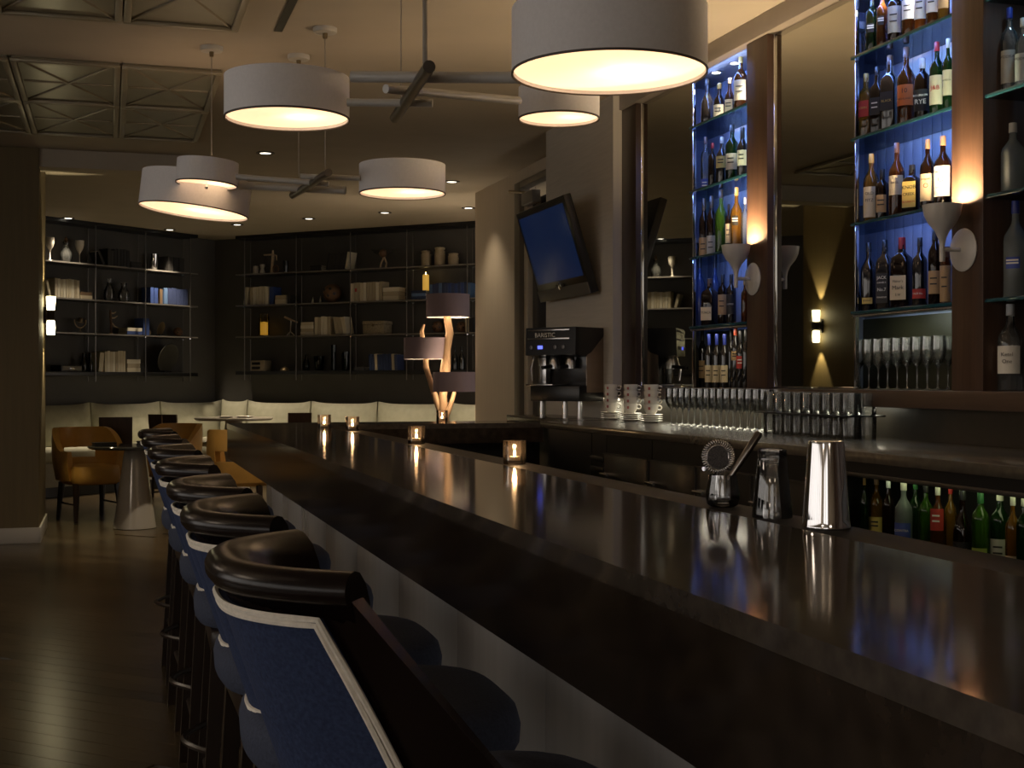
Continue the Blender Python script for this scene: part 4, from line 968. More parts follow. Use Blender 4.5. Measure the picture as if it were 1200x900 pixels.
for px, h, r, w in ((499.5, 19, 6, 'middle-height'), (515.5, 22.5, 6.3, 'tallest'), (531.5, 14.5, 6.2, 'squat')):
    o = lat_item(WB, px, 0, 'stoneware_crock', w + ' grey stoneware crock', 'crock', CROCK, h, r, mat('stoneware', (.42, .34, .22), .5, var=.1)); p, k = WB.pos(px, 0)
    for s in (-1, 1): MB().tube([(s * r * k * .98, 0, h * k * .62), (s * (r + 1.5) * k, 0, h * k * .7), (s * r * k * .9, 0, h * k * .8)], .6 * k, 6).build('handle', M_pewter, o)
books(WB, 1, 297.5, 319, 21.5, 6, M_bookw, 'ivory book standing upright beside the blue one'); books(WB, 1, 289.5, 294, 21, 1, M_bookw[:1], 'ivory book leaning', lean=.16)
books(WB, 1, 320, 325.5, 20, 1, M_bookb[:1], 'single blue book'); stack(WB, 1, 327, 340, 10, 2, M_bookw, 'ivory book lying flat beside a blue one'); books(WB, 1, 341, 345, 10, 1, M_bookd[1:2], 'short grey book')
for px, w in ((367, 'shorter'), (376, 'taller')): lat_item(WB, px, 1, 'cone_ornament', w + ' small silver cone', 'ornament', [(0, 0), (1, 0), (.2, .8), (0, 1)], 8 if px < 370 else 9, 2.8, M_steel)
holed_ball(WB, 389.5, 1, 22, 'large brown carved ball with holes')
books(WB, 1, 415, 452, 22, 10, M_bookw, 'ivory book in the long row'); stack(WB, 1, 453, 471.5, 15, 3, M_bookw, 'ivory book lying flat beside the long row')
p, k = WB.pos(417, 1, .27); o = MB().box(-1.2 * k, 1.2 * k, -.002, 0, 11 * k, 15 * k).build('spine_label', MATS['ink_red'], None, None, loc=p + N2 * 0, rz=RZ2)
for b_ in bpy.data.objects:
    if b_.name.startswith('book') and 'long row' in b_.get('label', ''):
        mw = o.matrix_basis.copy(); inv = (Matrix.LocRotScale(b_.location, b_.rotation_euler, b_.scale)).inverted()
        o.parent = b_; o.matrix_basis = inv @ Matrix.LocRotScale(Vector(o.location) * 1.0, o.rotation_euler, o.scale); break
stack(WB, 1, 486, 503, 10, 3, [M_bookb[3], M_bookb[2]], 'blue book lying flat under the pillar candle', off=.2)
p, k = WB.pos(499, 1, .2)
o = MB().lathe([(0, 0), (3.8 * k, 0), (3.8 * k, 18 * k), (2.6 * k, 19 * k), (0, 18 * k)], 18).build('pillar_candle', mat('wax', (.62, .46, .16), .5), None, loc=p + Vector((0, 0, 10.2 * k)), rz=RZ2)
tag(o, 'glowing yellow pillar candle standing on a pile of blue books', 'candle'); MATS['wax'].node_tree.nodes['Principled BSDF'].inputs['Emission Color'].default_value = (1, .55, .08, 1); MATS['wax'].node_tree.nodes['Principled BSDF'].inputs['Emission Strength'].default_value = .25
MB().lathe([(0, 18 * k), (.7 * k, 19.5 * k), (0, 22 * k)], 8).build('wick_flame', emis('candle_flame', (1, .7, .3), 18), o)
books(WB, 1, 507, 555, 18.5, 13, M_bookb, 'blue book in the long blue row', hv=.1)
# candle lantern
t, k = item(WB, 309.5, 2, 'hurricane_lantern', 'amber hurricane lantern with candle', 'lantern')
MB().lathe([(5.5 * k, 0), (6.2 * k, 3 * k), (6.2 * k, 22 * k), (5 * k, 25 * k), (5.4 * k, 27 * k)], 20, cap=False).build('glass_chimney', glass('amber_glass', (.7, .62, .42), .05, 1.5), t)
MB().lathe([(0, 0), (6.5 * k, 0), (6.5 * k, 1.2 * k), (0, 1.3 * k)], 20).build('base', M_bronze, t); MB().lathe([(0, 1.3 * k), (4.4 * k, 1.3 * k), (4.4 * k, 16 * k), (0, 17 * k)], 16).build('candle', MATS['wax'], t)
t, k = item(WB, 341, 2, 'telescope', 'small brass telescope on a white stand', 'telescope')
MB().tube([(-9 * k, 0, 22 * k), (0, 0, 18.5 * k)], 1.3 * k, 10).tube([(0, 0, 18.5 * k), (9 * k, 0, 15.5 * k)], 1 * k, 10).build('barrel', M_bone, t)
MB().tube([(-1 * k, 0, 4 * k), (0, 0, 18 * k)], .7 * k, 8).build('post', M_ceramic, t)
for a in (0.4, 2.5, 4.5): MB().tube([(-1 * k, 0, 5 * k), (-1 * k + 5 * k * math.cos(a), 5 * k * math.sin(a), 0.3 * k)], .6 * k, 6).build('leg', M_ceramic, t)
stack(WB, 2, 357, 372, 15, 4, M_bookw, 'ivory book lying flat'); books(WB, 2, 373, 391.5, 21.5, 5, M_bookw, 'ivory book standing upright'); books(WB, 2, 397.5, 411, 20.5, 3, M_bookw, 'ivory book slumped sideways', lean=-.2)
t, k = item(WB, 442.5, 2, 'woven_chest', 'tan woven chest with lid', 'chest')
MB().box(-14.5 * k, 14.5 * k, -.1, .1, 0, 10.5 * k, 0, .006).build('body', mat('woven_tan', (.30, .25, .16), .7, var=.25, scale=40), t); MB().box(-15 * k, 15 * k, -.104, .104, 10.8 * k, 15 * k, 0, .006).build('lid', MATS['woven_tan'], t); MB().box(-1.5 * k, 1.5 * k, -.112, -.104, 8.5 * k, 11.5 * k, 0, .002).build('clasp', M_bronze, t)
holed_ball(WB, 513, 2, 14, 'brown carved ball beside the lamp trunk'); holed_ball(WB, 541, 2, 13, 'brown carved ball by the last shelf rod')
books(WB, 2, 549, 558, 17, 4, [M_bookd[0], M_bookw[1], M_bookd[1]], 'thin dark and ivory magazine')
t, k = item(WB, 306, 3, 'table_radio', 'small wooden radio with two dark slots', 'radio')
MB().box(-10 * k, 10 * k, -.08, .08, 0, 12 * k, 0, .006).build('case', mat('radio_wood', (.20, .16, .10), .5, var=.2), t)
for z in (2, 7): MB().box(-8 * k, 4 * k, -.083, -.08, z * k, (z + 3) * k).build('slot', M_black, t)
lat_item(WB, 333.5, 3, 'dome_ornament', 'low brass dome', 'ornament', [(0, 0), (1, 0), (.95, .3), (.6, .8), (0, 1)], 5, 5.5, M_bronze)
for px, h, r, w, pf_ in ((359, 19, 4.2, 'green glass bottle vase with narrow neck', VASE), (374, 17, 6.5, 'wide green glass beaker', CUP), (391, 30, 3, 'tall slim green glass vase', CYLV), (405, 22, 5, 'straight green glass cylinder vase', CYLV)):
    lat_item(WB, px, 3, 'green_vase', w, 'vase', pf_, h, r, M_dkgreen)
stack(WB, 3, 420, 432, 4, 2, M_bookd, 'dark book lying flat'); books(WB, 3, 437, 470, 19, 10, [M_bookb[1], M_bookb[3], M_bookw[1]], 'dark blue and ivory paperback', lean=-.06)
for px, w in ((533, 'dark wine bottle with long neck'), (541, 'dark wine bottle next to the shelf rod')): lat_item(WB, px, 3, 'dark_bottle', w, 'bottle', BOT, 27, 3.4, M_dkglass)

# ================================================================== BOTTLES
PROF = {
 'round': [(0, 0), (.95, 0), (1, .015), (1, .58), (.93, .645), (.6, .715), (.36, .765), (.31, .80), (.30, .93)],
 'tall':  [(0, 0), (.95, 0), (1, .012), (1, .64), (.9, .70), (.5, .76), (.34, .80), (.32, .94)],
 'wine':  [(0, 0), (.95, 0), (1, .012), (1, .60), (.93, .66), (.62, .73), (.42, .77), (.38, .82), (.37, .96)],
 'bulb':  [(0, 0), (.85, 0), (.95, .03), (1, .25), (.95, .48), (.7, .60), (.4, .68), (.32, .74), (.30, .92)],
 'squat': [(0, 0), (.95, 0), (1, .02), (1, .64), (.9, .72), (.45, .78), (.34, .81), (.33, .90)],
 'jar':   [(0, 0), (.95, 0), (1, .03), (1, .72), (.85, .8), (.8, .88)],
}
GL = {
 'amber': glass('amber_spirit', (.50, .18, .03), .04, 1.5, .55, (.16, .05, .010)),
 'dark': glass('brown_spirit', (.12, .045, .015), .04, 1.5, .7, (.022, .009, .005)),
 'black': mat('black_bottle', (.008, .007, .007), .08, spec=.8),
 'green': glass('green_bottle', (.12, .30, .08), .04, 1.5, .6, (.014, .045, .012)),
 'lime': glass('lime_bottle', (.30, .60, .12), .04, 1.5, .45, (.08, .20, .02)),
 'clear': glass('clear_bottle', (.95, .97, .97), .03, 1.6, .12, (.55, .60, .60)),
 'frost': glass('frosted_bottle', (.7, .75, .75), .25, 1.4, .55, (.32, .36, .35)),
 'blue': glass('blue_bottle', (.25, .40, .85), .12, 1.45, .5, (.10, .17, .42)),
 'gold': glass('golden_spirit', (.75, .45, .10), .04, 1.5, .5, (.34, .16, .02)),
 'orange': glass('orange_spirit', (.70, .26, .04), .04, 1.5, .55, (.34, .09, .012)),
}
CAPC = {'black': (.012, .012, .012), 'red': (.30, .012, .012), 'cork': (.30, .17, .08), 'gold': (.42, .26, .06), 'white': (.5, .48, .42), 'blue': (.015, .03, .22), 'brown': (.10, .05, .03), 'silver': (.45, .46, .48), 'green': (.02, .10, .03), 'orangered': (.42, .06, .02)}
LABC = {'cream': (.62, .52, .32), 'white': (.66, .63, .56), 'yellow': (.62, .46, .12), 'black': (.012, .012, .012), 'red': (.40, .03, .02), 'orange': (.60, .16, .03), 'tan': (.42, .27, .12), 'grey': (.40, .38, .32), 'blue': (.05, .08, .32), 'green': (.25, .32, .06)}
def bottle(name, P, px, wpx, ytop, zbase, kind, col, cap, lab, desc, where, txt=None, sq=0, hfix=None, off=0.0, grp=None, cat='bottle'):
    P = P + off
    c = on_P(px, HY, P); k = dep(c) / FPX; r = wpx * k / 2 * 1.15
    h = hfix if hfix else max(.10, on_P(px, ytop, P).z - zbase)
    pr = PROF[kind]; topz = pr[-1][1]
    o = MB().lathe([(a * r, z * h) for a, z in pr], 20 if not sq else 32, sq=sq).build(name, GL[col], None, 50, loc=(P, c.y, zbase + .0005))
    tag(o, '%s %s' % (desc, where), cat, grp)
    if cap:
        cr = pr[-1][0] * r * 1.12; zc = (topz - (.06 if kind != 'wine' else .16)) * h
        MB().lathe([(cr, zc), (cr * 1.03, zc + .003), (cr * 1.0, h), (cr * .9, h + .002), (0, h + .002)], 16).build('cap', mat('cap_' + cap, CAPC[cap], .4), o)
    a0 = math.atan2(-c.y, -P) - math.radians(14)
    if lab:
        lc, z0, z1 = lab[:3]; wa = lab[3] if len(lab) > 3 else 1.05
        if sq:
            q = r * 1.015; rz_ = 0
            vs = [(-q, -q * .82, z0 * h), (-q, q * .82, z0 * h), (-q, q * .82, z1 * h), (-q, -q * .82, z1 * h), (-q - .001, -q * .82, z0 * h), (-q - .001, q * .82, z0 * h), (-q - .001, q * .82, z1 * h), (-q - .001, -q * .82, z1 * h)]
            o.rotation_euler = (0, 0, math.radians(33)); lm = MB().add(vs, [(4, 7, 6, 5), (4, 5, 1, 0), (5, 6, 2, 1), (6, 7, 3, 2), (7, 4, 0, 3)])
            an, rr = PI, q + .001
        else:
            v, f = arc_patch(r * 1.02, a0 - wa, a0 + wa, z0 * h, z1 * h, 10); lm = MB().add(v, f); an, rr = a0, r * 1.02
        L = lm.build('label', mat('label_' + lc, LABC[lc], .6), o, 60)
        dark = lc in ('black', 'blue', 'red')
        lines = txt if txt else []
        for (s_, zf, sz, ink) in lines:
            sz = round(min(sz, 1.55 * r / (.62 * len(s_))), 4)
            link('lettering', text_mesh(s_, sz, ink), L, Vector((math.cos(an), math.sin(an), 0)) * (rr + .0014) + Vector((0, 0, zf * h)), rot=(PI / 2, 0, an + PI / 2))
        if not lines:     # printed rule lines
            for zf in ((z0 * .35 + z1 * .65), (z0 * .6 + z1 * .4)):
                n_ = Vector((math.cos(an), math.sin(an), 0)); tn = Vector((-n_.y, n_.x, 0)); w = r * .5; b = n_ * (rr + .0012) + Vector((0, 0, zf * h))
                MB().quad(b - tn * w, b + tn * w, b + tn * w + Vector((0, 0, .006)), b - tn * w + Vector((0, 0, .006))).build('print_line', MATS['ink_white' if dark else 'ink_black'], L, None)
    return o
PB = P_DISP + .10
W2 = ['on topmost shelf, wide blue bay', 'on second shelf, wide blue bay', 'on third shelf, wide blue bay', 'on fourth shelf, wide blue bay']
W1 = ['on topmost shelf, narrow-mirror bay', 'on second shelf, narrow-mirror bay', 'on third shelf, narrow-mirror bay', 'on fourth shelf, narrow-mirror bay']
IB, IW, IR, IG = 'ink_black', 'ink_white', 'ink_red', 'ink_gold'
def b2(i, px, w, yt, kind, col, cap, lab, desc, txt=None, sq=0, hfix=None, off=0.0, nm='whiskey_bottle'):
    return bottle(nm, PB, px, w, yt, SH[i], kind, col, cap, lab, desc, W2[i], txt, sq, hfix, off)
def b1(i, px, w, yt, kind, col, cap, lab, desc, txt=None, sq=0, hfix=None, off=0.0, nm='liqueur_bottle'):
    return bottle(nm, PB, px, w, yt, SH[i], kind, col, cap, lab, desc, W1[i], txt, sq, hfix, off)
# wide blue bay
b2(0, 1004, 19, 0, 'jar', 'clear', 'silver', None, 'clear square jar', sq=5, hfix=.19, nm='glass_jar')
b2(0, 1022, 14, 0, 'tall', 'green', 'black', ('black', .36, .5, .5), 'green bottle with round black seal', hfix=.30)
b2(0, 1034, 12, 0, 'tall', 'amber', 'cork', ('black', .42, .56, .5), 'brown bottle with round black seal', hfix=.29)
b2(0, 1049, 15, 0, 'tall', 'dark', 'black', ('grey', .2, .62), 'dark bottle with large grey label', hfix=.29)
b2(0, 1065, 14, 0, 'tall', 'amber', 'black', ('white', .32, .62), 'amber bottle with white label above an amber foot', hfix=.29)
b2(0, 1079, 13, 0, 'tall', 'orange', 'cork', ('white', .24, .62), 'orange bottle with tall white label', hfix=.29)
b2(0, 1093, 13, 0, 'tall', 'amber', 'cork', ('white', .26, .62), 'brown bottle with tall white label beside the orange one'.replace(' tall', ''), hfix=.29)
b2(0, 1106, 12, 0, 'tall', 'gold', 'gold', ('tan', .25, .6), 'golden bottle with tan label by the pilaster', hfix=.29)
b2(1, 1001, 9, 118, 'jar', 'frost', None, None, 'small frosted box-shaped bottle', sq=6, hfix=.15, nm='frosted_bottle')
b2(1, 1015, 15, 87, 'tall', 'gold', 'gold', ('red', .34, .58), 'golden whiskey bottle with slanted red label', [('JOHN', .47, .016, IG)], sq=5)
b2(1, 1028, 13, 79, 'tall', 'dark', 'black', ('black', .3, .55), 'dark brown whiskey bottle with slanted black label', sq=5)
b2(1, 1043, 17, 66, 'tall', 'black', 'brown', ('black', .28, .52), 'black square whiskey bottle with gold print', [('BLACK', .4, .016, IG)], sq=5)
b2(1, 1062, 18, 56, 'round', 'amber', 'brown', ('orange', .26, .52), 'amber whiskey bottle with orange label', [('10', .44, .03, IB), ('HIGHLAND', .34, .012, IB)])
b2(1, 1081, 17, 69, 'squat', 'dark', 'silver', ('black', .16, .5), 'squat bourbon bottle with black white-printed label', [('BOURBON', .4, .017, IW), ('RYE', .3, .03, IW)])
b2(1, 1098, 15, 50, 'tall', 'green', 'red', ('cream', .16, .55), 'green bottle with cream label and big red letters', [('J&B', .38, .045, IR)])
b2(1, 1111, 11, 46, 'tall', 'green', 'white', ('cream', .24, .58), 'green bottle with cream label by the pilaster', [('JAMESON', .44, .014, IB)])
b2(2, 1003, 4, 214, 'tall', 'blue', 'silver', None, 'slim blue glass bottle', off=-.02, nm='blue_bottle')
b2(2, 1010, 9, 232, 'jar', 'frost', None, None, 'small frosted carafe', hfix=.11, off=.02, nm='frosted_carafe')
b2(2, 1021, 16, 181, 'round', 'gold', 'gold', ('cream', .08, .52), 'gold-necked bottle with tall cream label', [('OLD', .42, .02, IB), ('FITZ', .32, .02, IB)])
b2(2, 1034, 14, 199, 'squat', 'dark', 'black', ('tan', .16, .5, .8), 'squat dark bottle with tan arched label')
b2(2, 1051, 16, 168, 'round', 'amber', 'brown', ('cream', .3, .56), 'amber bottle with paper shoulder label and brown cap', [('BASIL', .46, .015, IB)])
b2(2, 1069, 17, 194, 'squat', 'dark', 'black', ('yellow', .14, .66), 'square bourbon bottle with yellow label', [('KNOB', .54, .024, IB), ('CREEK', .40, .02, IB), ('BOURBON', .25, .012, IR)], sq=6)
b2(2, 1087, 15, 164, 'round', 'dark', 'cork', ('cream', .14, .52), 'bourbon bottle with cream label, red crest and pale cork', [('JIM BEAM', .44, .014, IB), ('O', .35, .03, IR)])
b2(2, 1105, 18, 160, 'round', 'dark', 'cork', ('white', .16, .58), 'bourbon bottle with white label and red crest', [('JIM BEAM', .49, .016, IB), ('O', .39, .035, IR), ('WHITE', .28, .013, IB)])
b2(3, 1003, 9, 322, 'jar', 'green', None, None, 'low green glass tumbler bottle', hfix=.12, off=.03, nm='green_bottle')
b2(3, 1018, 16, 285, 'round', 'black', 'black', ('yellow', .11, .2, .7), 'rounded dark bottle with small yellow label', [('RESERVE', .155, .010, IB)])
b2(3, 1037, 15, 282, 'squat', 'black', 'black', ('black', .1, .52), 'square black-label whiskey bottle', [('JACK', .46, .02, IW), ("DANIEL'S", .39, .018, IW), ('No.7', .29, .026, IW), ('TENNESSEE', .18, .012, IW)], sq=6)
b2(3, 1057, 20, 279, 'squat', 'dark', 'red', ('cream', .12, .46), 'wide bottle with cream label and red wax neck', [("Maker's", .38, .026, IB), ('Mark', .29, .026, IB), ('S IV', .19, .016, IB)], sq=4)
b2(3, 1078, 15, 279, 'tall', 'black', 'black', ('red', .12, .26), 'tall black bottle with wide red band', [('OLD No.', .19, .014, IW)])
b2(3, 1096, 14, 262, 'wine', 'dark', 'black', ('tan', .14, .42), 'long-necked dark bottle with beige paper label')
b2(3, 1108, 11, 290, 'jar', 'amber', 'brown', ('tan', .05, .68, 1.4), 'tan paper-wrapped cylinder bottle')
# bay beside the narrow mirror
b1(0, 829, 14, 93, 'bulb', 'black', 'black', None, 'black bulbous liqueur bottle')
b1(0, 843, 13, 98, 'bulb', 'dark', 'gold', ('cream', .1, .42, .9), 'dark cognac bottle with round cream label')
b1(0, 855, 11, 92, 'bulb', 'dark', 'cork', ('cream', .12, .44, .8), 'slimmer cognac bottle with oval cream label')
b1(0, 868, 14, 66, 'round', 'amber', 'gold', ('cream', .2, .56), 'golden capped bottle with square cream label')
b1(1, 827, 10, 161, 'tall', 'clear', 'brown', ('blue', .0, .22, 1.3), 'clear bottle with blue foot label')
b1(1, 835, 9, 168, 'tall', 'dark', 'red', None, 'dark bottle with red cap')
b1(1, 846, 12, 161, 'round', 'black', 'white', ('yellow', .36, .6), 'black bottle with floral yellow label')
b1(1, 858, 13, 147, 'tall', 'green', 'black', ('cream', .22, .5), 'dark green bottle with cream label')
b1(1, 870, 11, 150, 'wine', 'black', 'black', ('cream', .26, .56), 'dark bottle with cream label by the pilaster')
b1(2, 813, 12, 262, 'jar', 'clear', 'silver', None, 'clear glass jar with metal lid', hfix=.13, nm='glass_jar')
b1(2, 825, 10, 233, 'wine', 'dark', 'black', ('tan', .0, .34, 1.2), 'slim dark bottle with tan label beside the jar')
b1(2, 834, 10, 230, 'wine', 'dark', 'black', ('grey', .0, .34, 1.2), 'slim dark bottle with grey label')
b1(2, 845, 12, 223, 'round', 'lime', 'black', None, 'green liqueur bottle with clear shoulders')
b1(2, 854, 7, 240, 'tall', 'dark', 'black', ('cream', .2, .6), 'thin brown bottle with cream strip label')
b1(2, 863, 12, 220, 'round', 'gold', 'gold', ('black', .4, .55, .5), 'flat golden bottle with black medallion')
b1(2, 873, 7, 232, 'tall', 'clear', 'silver', None, 'thin clear bottle by the pilaster')
b1(3, 820, 12, 304, 'round', 'blue', 'black', None, 'tall frosted blue bottle at the mirror side')
b1(3, 838, 10, 304, 'round', 'blue', 'black', None, 'tall frosted blue bottle behind the brown one', off=.09)
b1(3, 832, 15, 327, 'squat', 'dark', 'brown', ('cream', .12, .4), 'brown square liqueur bottle with cream label', [('TUACA', .28, .02, IB)], sq=5)
b1(3, 847, 10, 322, 'squat', 'dark', 'black', ('tan', .2, .6), 'short brown bottle with tan label')
b1(3, 857, 10, 322, 'squat', 'black', 'black', ('black', .2, .6), 'short black bottle with white print', [('COFFEE', .4, .016, IW)])
b1(3, 873, 8, 328, 'tall', 'amber', 'gold', None, 'slim amber bottle behind the funnel sconce')
# wine row on the ledge
def wn(px, w, yt, lab, cap, desc, off=0.0, txt=None):
    return bottle('wine_bottle', PB, px, w, yt, LEDGE, 'wine', 'black', cap, lab, desc, 'on ledge, narrow-mirror bay', txt, 0, None, off)
wn(814, 9, 388, None, 'black', 'plain dark wine bottle beside the mirror edge')
wn(823, 9, 386, ('tan', .16, .46), 'black', 'wine bottle with tan label', .06)
for j, (px, ds) in enumerate(((831, 'next to the tan-labelled one'), (840, 'between two of its kind'), (849, 'beside the red-capped one'))): wn(px, 9, 392, ('cream', .1, .42), 'blue', 'wine bottle with cream label ' + ds, -.03)
wn(857, 8, 386, None, 'black', 'plain dark wine bottle behind the red-capped one', .05)
wn(862, 9, 378, ('tan', .42, .56), 'orangered', 'wine bottle with red capsule')
wn(868, 9, 388, ('red', .34, .56), 'black', 'wine bottle with bright red label')
wn(874, 8, 386, None, 'black', 'plain dark wine bottle against the pilaster')
# dark bay
W3 = 'in the dark bay'
bottle('vodka_bottle', PB, 1183, 17, 10, SH[1] , 'tall', 'clear', 'blue', ('grey', .12, .5), 'clear vodka bottle with berry label and blue cap', W3, [('VODKA', .42, .02, 'ink_black')])
bottle('vodka_bottle', PB, 1199, 16, 22, SH[1] , 'tall', 'clear', 'white', ('grey', .12, .5), 'clear vodka bottle with berry label and white cap', W3, [('VODKA', .42, .02, 'ink_black')])
bottle('vodka_bottle', PB, 1187, 24, 145, SH[2], 'round', 'frost', 'white', None, 'wide frosted vodka bottle on the third shelf', W3)
bottle('vodka_bottle', PB, 1190, 24, 236, SH[3], 'round', 'frost', 'blue', ('blue', .3, .42, .6), 'frosted vodka bottle with blue band and blue cap', W3)
bottle('vodka_bottle', PB, 1184, 25, 357, LEDGE, 'round', 'clear', 'silver', ('white', .2, .52), 'clear vodka bottle with white label standing on the ledge', W3, [('Ketel', .42, .022, 'ink_black'), ('One', .34, .022, 'ink_black')])
# cooler bottles
PF = P_CNT + .16
ck = [(1013, 9, 'round', 'green', 'gold', None, 'thin dark green bottle'), (1027, 15, 'round', 'gold', 'cork', ('yellow', .2, .42), 'amber bottle with yellow label and long cork'), (1041, 12, 'tall', 'dark', 'silver', ('yellow', .05, .2), 'dark bottle with low yellow label'), (1059, 18, 'round', 'frost', 'white', ('blue', .14, .44), 'pale bottle with blue label'), (1073, 14, 'tall', 'green', 'green', None, 'plain deep green bottle'), (1085, 14, 'tall', 'lime', 'black', ('yellow', .1, .25), 'olive bottle with yellow label'), (1099, 15, 'round', 'amber', 'white', ('red', .42, .7), 'brown bottle with red neck label'), (1114, 12, 'tall', 'gold', 'red', None, 'golden bottle with red capsule'), (1128, 19, 'bulb', 'dark', 'black', ('black', .14, .34), 'dark bulb bottle with white lettering'), (1149, 17, 'squat', 'lime', 'green', ('green', .1, .3), 'bright green liqueur bottle'), (1172, 19, 'tall', 'green', 'white', ('grey', .12, .42), 'green bottle with grey label'), (1187, 15, 'round', 'gold', 'white', ('cream', .0, .28), 'pale bottle with cream and red label'), (1200, 15, 'tall', 'green', 'white', None, 'plain green bottle beside the cream-labelled one'), (1214, 16, 'round', 'lime', 'white', None, 'lime bottle past the green ones')]
for j, (px, w, kind, col, cap, lab, ds) in enumerate(ck):
    hh = min(zt - .022 - zb, (.285, .30, .27, .31, .28, .29)[j % 6])
    bottle('mixer_bottle', PF + (.05 if j % 3 == 1 else 0), px, w, 0, zb, kind, col, cap, lab, ds, 'in the counter cooler', [('TUACA', .24, .026, 'ink_white')] if 'white lettering' in ds else ([('COINTRA', .34, .014, 'ink_white')] if 'pale bottle with blue' in ds else None), 0, hh)

# ================================================================== GLASSWARE
WINEG = [(0, 0), (.82, 0), (.8, .012), (.2, .03), (.085, .07), (.08, .40), (.2, .45), (.62, .52), (.92, .64), (1, .78), (.92, 1), (.88, 1), (.96, .78), (.88, .645), (.58, .535), (0, .47)]
ROCK = [(0, 0), (.9, 0), (.94, .03), (1, 1), (.94, 1), (.86, .16), (0, .14)]
M_gstem = glass('stemware', (.985, .99, .985), .06, 1.75, .12, (.75, .80, .72))
wg = MB().lathe([(r * .036, z * .215) for r, z in WINEG], 18).mesh('wine_glass', M_gstem, 60)
rg = MB().lathe([(r * .042, z * .098) for r, z in ROCK], 20).mesh('rocks_glass', M_gstem, 50)
sg = MB().lathe([(r * .034, z * .235) for r, z in WINEG], 18).mesh('stem_glass', M_gstem, 60)
ga, gb = on_P(792, 497, 3.17), on_P(903, 508, 3.17)
n = 15
for row in range(2):
    for j in range(n):
        y = ga.y + (gb.y - ga.y) * j / (n - 1) + row * .03
        tag(link('wine_glass', wg, None, (3.14 + row * .085, y, BCZ + .0002)), ['stemmed wine glass in the front row on the back counter', 'stemmed wine glass in the rear row on the back counter'][row], 'glass', 'wine glasses on the back counter')
ra, rb = on_P(912, 510, 3.17), on_P(1003, 517, 3.17)
n = 9
for lev in range(2):
    for row in range(2):
        for j in range(n):
            y = ra.y + (rb.y - ra.y) * j / (n - 1)
            tag(link('rocks_glass', rg, None, (3.135 + row * .092, y, BCZ + .0002 + lev * .106)), ['low tumbler of the lower layer standing on the back counter', 'low tumbler of the upper layer standing on a black mat'][lev] + (' behind another' if row else ''), 'glass', 'tumblers stacked on the back counter')
tag(MB().box(3.08, 3.29, rb.y - .05, ra.y + .05, BCZ + .0985, BCZ + .1055, 0, .002).build('bar_mat', M_black), 'thin black mat between two layers of tumblers', 'mat')
# stemware at the foot of the wide bay
sa, sb = Qx(1012, PB), Qx(1112, PB)
for row in range(2):
    for j in range(9):
        y = sa + (sb - sa) * (j + .35 * row) / 8.6
        tag(link('stem_glass', sg, None, (PB - .02 + row * .085, y, LEDGE + .0005)), 'tall stem glass standing on the ledge below the wide blue bay' + (', rear row' if row else ', front row'), 'glass', 'stem glasses on the ledge')

# cups and saucers
cupm = MB().lathe([(r * .046, z * .062) for r, z in [(0, 0), (.55, 0), (.6, .06), (.85, .35), (.97, .7), (1, 1), (.94, 1), (.9, .7), (.78, .38), (.5, .12), (0, .1)]], 24).mesh('coffee_cup', M_ceramic, 60)
hand = MB().tube([(.0525 + .0135 * math.cos(a), 0, .0405 + .0135 * math.sin(a)) for a in [2 * PI * j / 14 for j in range(14)]], .0046, 6, closed=True).mesh('handle', M_ceramic, 60)
v, f = arc_patch(.0458, -.16, .16, .029, .046, 4); logo = MB().add(v, f).mesh('cup_emblem', mat('emblem_red', (.30, .07, .06), .5), 60)
saum = MB().lathe([(0, 0), (.04, 0), (.045, .004), (.072, .013), (.071, .016), (.04, .006), (0, .006)], 28).mesh('saucer', M_ceramic, 60)
posn = ['beside the espresso machine', 'between two other stacks', 'beside the wine glasses']
for s_, (px, ns) in enumerate(((716, 4), (739, 4), (763, 4))):
    pc_ = on_P(px, 470, 3.17); dirc = math.atan2(-pc_.y, -pc_.x)
    for j in range(ns):
        o = link('saucer', saum, None, (pc_.x, pc_.y, BCZ + .0002 + j * .0125)); tag(o, 'white saucer in the saucer stack %s' % posn[s_], 'saucer', 'stacked saucers')
    zb_ = BCZ + .0002 + ns * .0125 + .002
    for j in range(4):
        o = link('coffee_cup', cupm, None, (pc_.x, pc_.y, zb_ + j * .0405), dirc + PI / 2 + .12 * s_); tag(o, 'white cup with red emblem in the cup stack %s' % posn[s_], 'cup', 'stacked coffee cups')
        link('handle', hand, o); link('cup_emblem', logo, o, rz=-PI / 2 - .5)

# ================================================================== ESPRESSO MACHINE
mc = on_P(662, 490, 3.0); mz = BCZ + .0002
t = thing('espresso_machine', 'black and steel espresso machine with blue display lamp on the counter', 'coffee machine', (mc.x - .05, mc.y + .02, mz), math.radians(-58))
k = dep(mc) / FPX
BW = 37 * k                                     # half width of the front
MBk = mat('machine_black', (.014, .013, .013), .25)
DP = .27
MB().box(-BW, BW, -.03, DP, 20 * k, 38 * k, 0, .006).build('drip_base', M_black, t)
MB().box(-BW * .72, BW * .97, .06, DP, 38 * k, 92 * k, 0, .006).build('body', MBk, t)
pr_ = [(-.08, 74), (.03, 72), (.10, 78), (.20, 92), (.27, 101), (.27, 106), (-.075, 106)]
hm = MB(); n_ = len(pr_)
hm.add([(-BW, y, z * k) for y, z in pr_] + [(BW * 1.02, y, z * k) for y, z in pr_], [tuple(range(n_)), tuple(range(2 * n_ - 1, n_ - 1, -1))] + [(i, n_ + i, n_ + (i + 1) % n_, (i + 1) % n_) for i in range(n_)])
hh = hm.build('head', MBk, t, 30)
